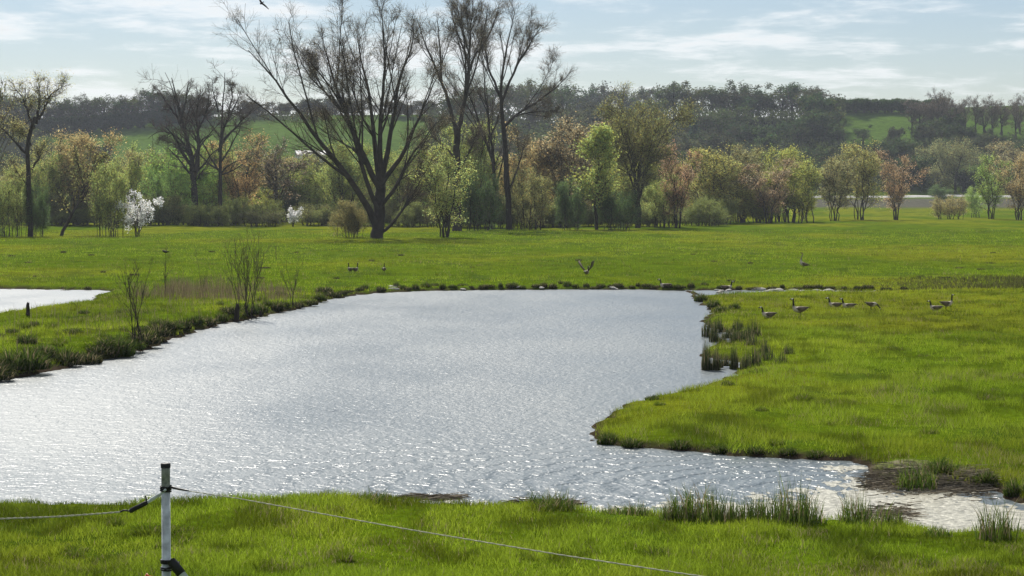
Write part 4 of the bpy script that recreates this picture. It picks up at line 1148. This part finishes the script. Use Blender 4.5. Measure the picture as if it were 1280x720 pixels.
bird(B_DOWN, 1089, 388, 0, 'goose grazing with its head down in the grass', sc=.95)
bird(B_MID, 1170, 389, 150, 'pale-breasted goose standing beside the goose with raised neck', sc=1.1)
bird(B_UP, 1183, 389, 10, 'goose with raised neck facing away from its pale-breasted neighbour', sc=1.1)
bird(B_UP, 438, 343, 120, 'goose on the far bank with its neck raised, next to its twin', sc=1.1)
bird(B_UP, 444, 343, 60, 'goose facing away from its twin on the far bank', sc=1.1)
bird(B_UP, 480, 342, 90, 'lone goose near the pair on the far bank', sc=1.0)
bird(B_SIT, 832, 360, 165, 'goose sitting alone on the far shore among dark tussocks', sc=1.2)
bird(B_SIT, 908, 362, 5, 'goose sitting by the mouth of the narrow channel', sc=1.2)
bird(B_WING, 733, 346, 65, 'goose with both wings raised on the far bank', sc=1.15)
bird(B_CRANE, 1001, 340, 170, 'tall grey crane standing in the meadow beyond the channel', 'crane', 1.2, 'crane', None, -22)
# small birds
def small_bird(pos, ang, label, flying):
    acc = Acc()
    V, q = sweep([(-.16, 0, 0), (-.10, 0, 0), (-.03, 0, 0), (.04, 0, .01), (.09, 0, .03), (.12, 0, .035), (.15, 0, .03)], [.03, .015, .045, .05, .035, .03, .003], [.004, .015, .045, .05, .035, .03, .003], 8)
    acc.add(V, q, col=np.array(BLK))
    for s in (-1, 1):
        if flying:
            R_ = np.array([[.06, s * .03, .02], [-.05, s * .03, .02], [.07, s * .20, .09], [-.03, s * .20, .08], [-.06, s * .42, .02], [-.09, s * .40, .02]])
        else:
            R_ = np.array([[.05, s * .045, .02], [-.02, s * .05, -.02], [-.04, s * .045, .02], [-.06, s * .045, -.015], [-.15, s * .012, .012], [-.15, s * .012, -.005]])
        Vw = np.concatenate([R_, R_ + [0, 0, .008]])
        acc.add(Vw, [(0, 1, 3, 2), (2, 3, 5, 4), (6, 8, 9, 7), (8, 10, 11, 9), (0, 2, 8, 6), (2, 4, 10, 8), (1, 7, 9, 3), (3, 9, 11, 5), (4, 5, 11, 10), (0, 6, 7, 1)], col=np.array(BLK))
    return tag(link('flying_bird' if flying else 'perched_bird', acc.mesh('small_bird', [M_BIRD], True), None, pos, ang, (1.5,) * 3), label, 'bird')
fb = small_bird(at_y(np.array(327.), np.array(4.), 75.), 2.2, 'dark bird flying in the sky above the bare trees', True)
fb.rotation_euler = (.9, .35, 2.4); fb.scale = (.75,) * 3
small_bird(TIP + np.array([0, 0, .055]), 2.8, 'small dark bird perched on a bare sapling behind the spit', False)

# ------------------------------------------------------------------ fence post and ropes
M_PVC = solid('weathered_pipe', (0.60, 0.64, 0.64), 0.55, 0.45, 22, 0.1, 0.4)
M_LICH = solid('lichen_pipe', (0.26, 0.28, 0.22), 0.8, 0.6, 45, 0.2, 0.2)
M_BLACK = solid('black_rubber', (0.018, 0.018, 0.018), 0.6, 0.3, 40, 0.1, 0.3)
M_ROPE = solid('white_rope', (0.52, 0.50, 0.40), 0.7, 0.5, 60, 0, 0.2)
M_ORG = solid('orange_plastic', (0.65, 0.10, 0.03), 0.5, 0.1, 10, 0, 0.4)
PY = 13.7
def pp(px, py, Y=PY):
    return at_y(np.array(float(px)), np.array(float(py)), Y)
top = pp(207, 579.5); base = top.copy(); base[2] = hz(top[0], top[1]) - .12
post = tag(link('fence_post', None, None, base), 'weathered grey pipe fence post with dark cap and black ties', 'fence post')
def tube_part(name, pts, rad, mat, parent, sides=20, origin=base, cap=True):
    P = np.array(pts, float)[None] - origin
    R = (np.array(rad, float) if np.ndim(rad) else np.full(len(pts), float(rad)))[None]
    V, q = tubes(P, R, sides); acc = Acc()
    tr_ = []
    if cap:
        tr_ = cap_tris(0, sides) + cap_tris(len(V) - sides, sides)
    acc.add(V, q, tr_)
    return link(name, acc.mesh(name, [mat], True, False), parent)
z0 = base[2]; zt = top[2]; px_, py_ = top[0], top[1]
def zrow(r): return pp(207, r)[2]
tube_part('pipe', [(px_, py_, z0), (px_, py_, z0 + .3), (px_, py_, zrow(612))], .0285, M_PVC, post)
tube_part('upper_pipe', [(px_, py_, zrow(612) + .001), (px_, py_, zrow(596)), (px_, py_, zrow(584))], .0275, M_LICH, post)
tube_part('cap', [(px_, py_, zrow(584.6)), (px_, py_, zrow(583)), (px_, py_, zt), (px_, py_, zt + .003)], [.0305, .0315, .031, .026], M_BLACK, post)
def wrap(r0, r1, turns, rad=.006, R=.0325):
    f = np.linspace(0, 1, 40 * turns)
    return [(px_ + R * math.cos(6.2832 * turns * a), py_ + R * math.sin(6.2832 * turns * a), zrow(r0 + (r1 - r0) * a)) for a in f]
tube_part('tie', wrap(607, 614, 3), .0055, M_BLACK, post, 6)
tube_part('tie', wrap(699, 704, 3), .0055, M_BLACK, post, 6)
tube_part('tie', wrap(708, 713, 2), .005, M_BLACK, post, 6)
# brace pipe leaning up to the post from the right, in front of it
b0 = pp(216, 704, PY - .055); b1 = b0 + np.array([.95, -.30, -.0]); b1[2] = hz(b1[0], b1[1]) - .05
br = tube_part('brace', [b0, b0 * .7 + b1 * .3, b1], .027, M_PVC, post)
tube_part('brace_cap', [b0 + (b0 - b1) * .015, b0, b0 * .94 + b1 * .06], [.026, .031, .031], M_BLACK, br)
tube_part('tie', [pp(206, 712, PY - .045), pp(213, 709, PY - .085), pp(220, 711, PY - .09), pp(224, 703, PY - .05), pp(212, 703, PY - .04)], .0065, M_BLACK, post, 6)
tube_part('insulator', [pp(181.5, 721, PY), pp(183.5, 718, PY), pp(186, 721, PY), pp(202, 723, PY)], [.005, .009, .009, .005], M_ORG, post, 8)
# ropes
def rope(name, pts, rad, mat, label, twist=True):
    P = np.array(pts); o0 = P[0]
    P = resample(P, 160) - o0
    if twist:
        s = np.arange(160); acc = Acc()
        for ph in (0, math.pi):
            Q = P + np.stack([np.zeros(160), np.cos(s * 1.15 + ph), np.sin(s * 1.15 + ph)], 1) * rad * .6
            V, q = tubes(Q[None], np.full((1, 160), rad * .75), 6); acc.add(V, q)
    o_ = link(name, acc.mesh(name, [mat], True, False), None, o0)
    return tag(o_, label, 'rope')
ATT = (px_, py_, zrow(610))
r1 = rope('fence_rope', [(px_ + .03, py_ - .012, zrow(608.5)), pp(235, 613.5, 13.4), pp(300, 623.5, 12.9), pp(500, 660, 11.6), pp(700, 693.5, 10.5), pp(860, 718, 9.75), pp(1000, 737, 9.2)], .0028, M_ROPE, 'thin white fence rope running from the post down across the near grass')
tube_part('knot', [(px_ + .03, py_ - .012, zrow(608.5)), pp(222, 611, 13.5), pp(236, 613.7, 13.39)], [.008, .0075, .004], M_BLACK, r1, 8, origin=np.array(r1.location))
r2 = rope('fence_rope', [pp(150, 640, 13.72), pp(120, 642.5, 13.74), pp(70, 646, 13.78), pp(0, 648.6, 13.85), pp(-140, 651, 14.0), pp(-300, 650, 14.2)], .0048, M_ROPE, 'white twisted fence rope hooked to the post by a black sleeve')
o2 = np.array(r2.location)
tube_part('sleeve', [pp(162, 639.5, 13.72), pp(164, 638, 13.72), pp(182, 629, 13.71), pp(184.5, 627.5, 13.71)], [.012, .0155, .0155, .011], M_BLACK, r2, 10, origin=o2)
tube_part('hook', [pp(150, 640, 13.72), pp(154, 638, 13.72), pp(163, 638.5, 13.72)], .006, M_BLACK, r2, 6, origin=o2)
tube_part('strap', [pp(184, 628, 13.71), pp(190, 624, 13.705), pp(201, 617.5, 13.70), pp(207, 612, 13.66)], [.009, .012, .010, .008], M_PVC, r2, 8, origin=o2)
tube_part('clip', [pp(183, 627, 13.70), pp(182.5, 622, 13.70), pp(181.5, 619, 13.70)], [.006, .005, .003], M_BLACK, r2, 6, origin=o2)

# ------------------------------------------------------------------ scum, mud litter, stones
SCUM_PX = [(1040, 582), (1078, 582), (1092, 598), (1120, 610), (1200, 612), (1300, 632), (1400, 640), (1400, 682), (1200, 668), (1060, 656), (960, 650), (860, 645), (720, 634), (640, 630), (560, 626), (500, 624),
           (500, 617), (560, 618), (640, 620), (720, 622), (800, 626), (860, 622), (960, 616), (1030, 608), (1070, 600), (1066, 588)]
SP = poly_world(SCUM_PX)
x0, y0 = SP.min(0); x1, y1 = SP.max(0)
gx2, gy2 = np.meshgrid(np.arange(x0, x1, .05), np.arange(y0, y1, .10)); sh = gx2.shape
cxm, cym = gx2[:-1, :-1] + .025, gy2[:-1, :-1] + .06
sdv = poly_sd(SP, cxm.ravel(), cym.ravel()) + (fbm(cxm.ravel() * 2.2, cym.ravel() * 1.1, 4) - .5) * 3.4 + (fbm(cxm.ravel() * 7, cym.ravel() * 3 + 8, 3) - .5) * 2.2
keep = np.nonzero(sdv < -.30)[0]
ii = np.arange(gx2.size).reshape(sh)
qq = np.stack([ii[:-1, :-1], ii[:-1, 1:], ii[1:, 1:], ii[1:, :-1]], -1).reshape(-1, 4)[keep]
used, inv = np.unique(qq, return_inverse=True)
acc = Acc(); acc.add(np.stack([gx2.ravel()[used], gy2.ravel()[used], np.full(len(used), WZ + .005)], 1), inv.reshape(-1, 4))
M_SCUM = solid('dried_scum', (0.50, 0.48, 0.37), 0.4, 0.3, 7.0, 1.0, 0.5, col2=(0.14, 0.13, 0.085))
tag(link('algae_scum', acc.mesh('algae_scum', [M_SCUM], False, False)), 'pale dried algae scum floating along the near shore', 'algae', kind='stuff')
# flattened dead reeds on the mud
acc = Acc(); rg = np.random.default_rng(151); n = 2600
px = np.concatenate([rg.uniform(1080, 1240, 1500), rg.uniform(505, 570, 350), rg.uniform(1090, 1140, 250), rg.uniform(640, 720, 500)])
row = np.concatenate([rg.normal(601, 6, 1500) + (px[:1500] - 1080) * .05, rg.normal(621, 1.5, 350), rg.normal(640, 5, 250), rg.normal(629, 2, 500)])
w_ = at_z(px, row, WZ + .03); hh = height(w_[:, 0], w_[:, 1]); zz = np.maximum(hh, WZ) + rg.uniform(.0, .05, n)
a = rg.uniform(-.5, .5, n) + rg.choice([0, math.pi], n); ln = rg.uniform(.08, .35, n)
dv = np.stack([np.cos(a), np.sin(a), rg.normal(size=n) * .12], 1) * ln[:, None]
P = np.stack([w_, w_ + dv], 1); P[:, :, 2] = zz[:, None] + np.stack([np.zeros(n), dv[:, 2]], 1)
V, q = tubes(P, np.stack([np.full(n, .009), np.full(n, .006)], 1), 3)
acc.add(V, q, col=np.repeat(np.array([.26, .225, .17]) * rg.uniform(.25, 1.6, (n, 1)), 6, 0))
tag(link('dead_reed_litter', acc.mesh('dead_reed_litter', [M_DRY])), 'brown broken reed litter lying on the mud', 'litter', kind='stuff')
# pale stones and foam-white bits along the far shore and channel
M_STONE = solid('pale_stone', (0.42, 0.40, 0.36), 0.8, 0.4, 6, 0.3, 0.2)
STN = []
for s_ in range(3):
    rg = np.random.default_rng(160 + s_); import bmesh
    bm = bmesh.new(); bmesh.ops.create_icosphere(bm, subdivisions=2, radius=.5)
    for v in bm.verts:
        f = 1 + .25 * (vnoise(np.array([v.co.x * 2 + s_ * 9 + 40]), np.array([v.co.y * 2 + v.co.z * 3 + 40]))[0] - .5) * 2
        v.co = (v.co.x * f, v.co.y * f, v.co.z * f * .55)
    mesh = bpy.data.meshes.new('stone_%d' % s_); bm.to_mesh(mesh); bm.free(); mesh.materials.append(M_STONE); STN.append(mesh)
for i in range(26):
    px = tr.uniform(890, 1135); row = tr.uniform(362.5, 368); b = at_z(np.array(px), np.array(row), WZ + .03); s = tr.uniform(.18, .6)
    tag(link('stone', STN[i % 3], None, b, tr.uniform(0, 6), (s * 1.6, s, s)), 'pale stone lying in the narrow channel', 'stone', 'stones of the channel')
for i in range(9):
    px = tr.uniform(430, 800); row = tr.uniform(358.5, 362.5); b = at_ground(px, row); s = tr.uniform(.12, .4)
    tag(link('stone', STN[i % 3], None, b, tr.uniform(0, 6), (s * 2, s, s * .8)), 'pale stone at the foot of the far bank', 'stone', 'stones of the far bank')

# ------------------------------------------------------------------ haze
bm = bmesh.new(); bmesh.ops.create_cube(bm, size=1)
mesh = bpy.data.meshes.new('haze'); bm.to_mesh(mesh); bm.free()
m, t, o = newmat('haze')
pv = N(t, 'ShaderNodeVolumePrincipled'); pv.inputs['Density'].default_value = 0.00009; pv.inputs['Color'].default_value = (0.80, 0.88, 1.0, 1); pv.inputs['Anisotropy'].default_value = 0.3
t.links.new(pv.outputs[0], o.inputs['Volume']); mesh.materials.append(m)
hzb = link('haze', mesh, None, (0, 1280, 25), 0, (16400, 2800, 100))
tag(hzb, kind='stuff')
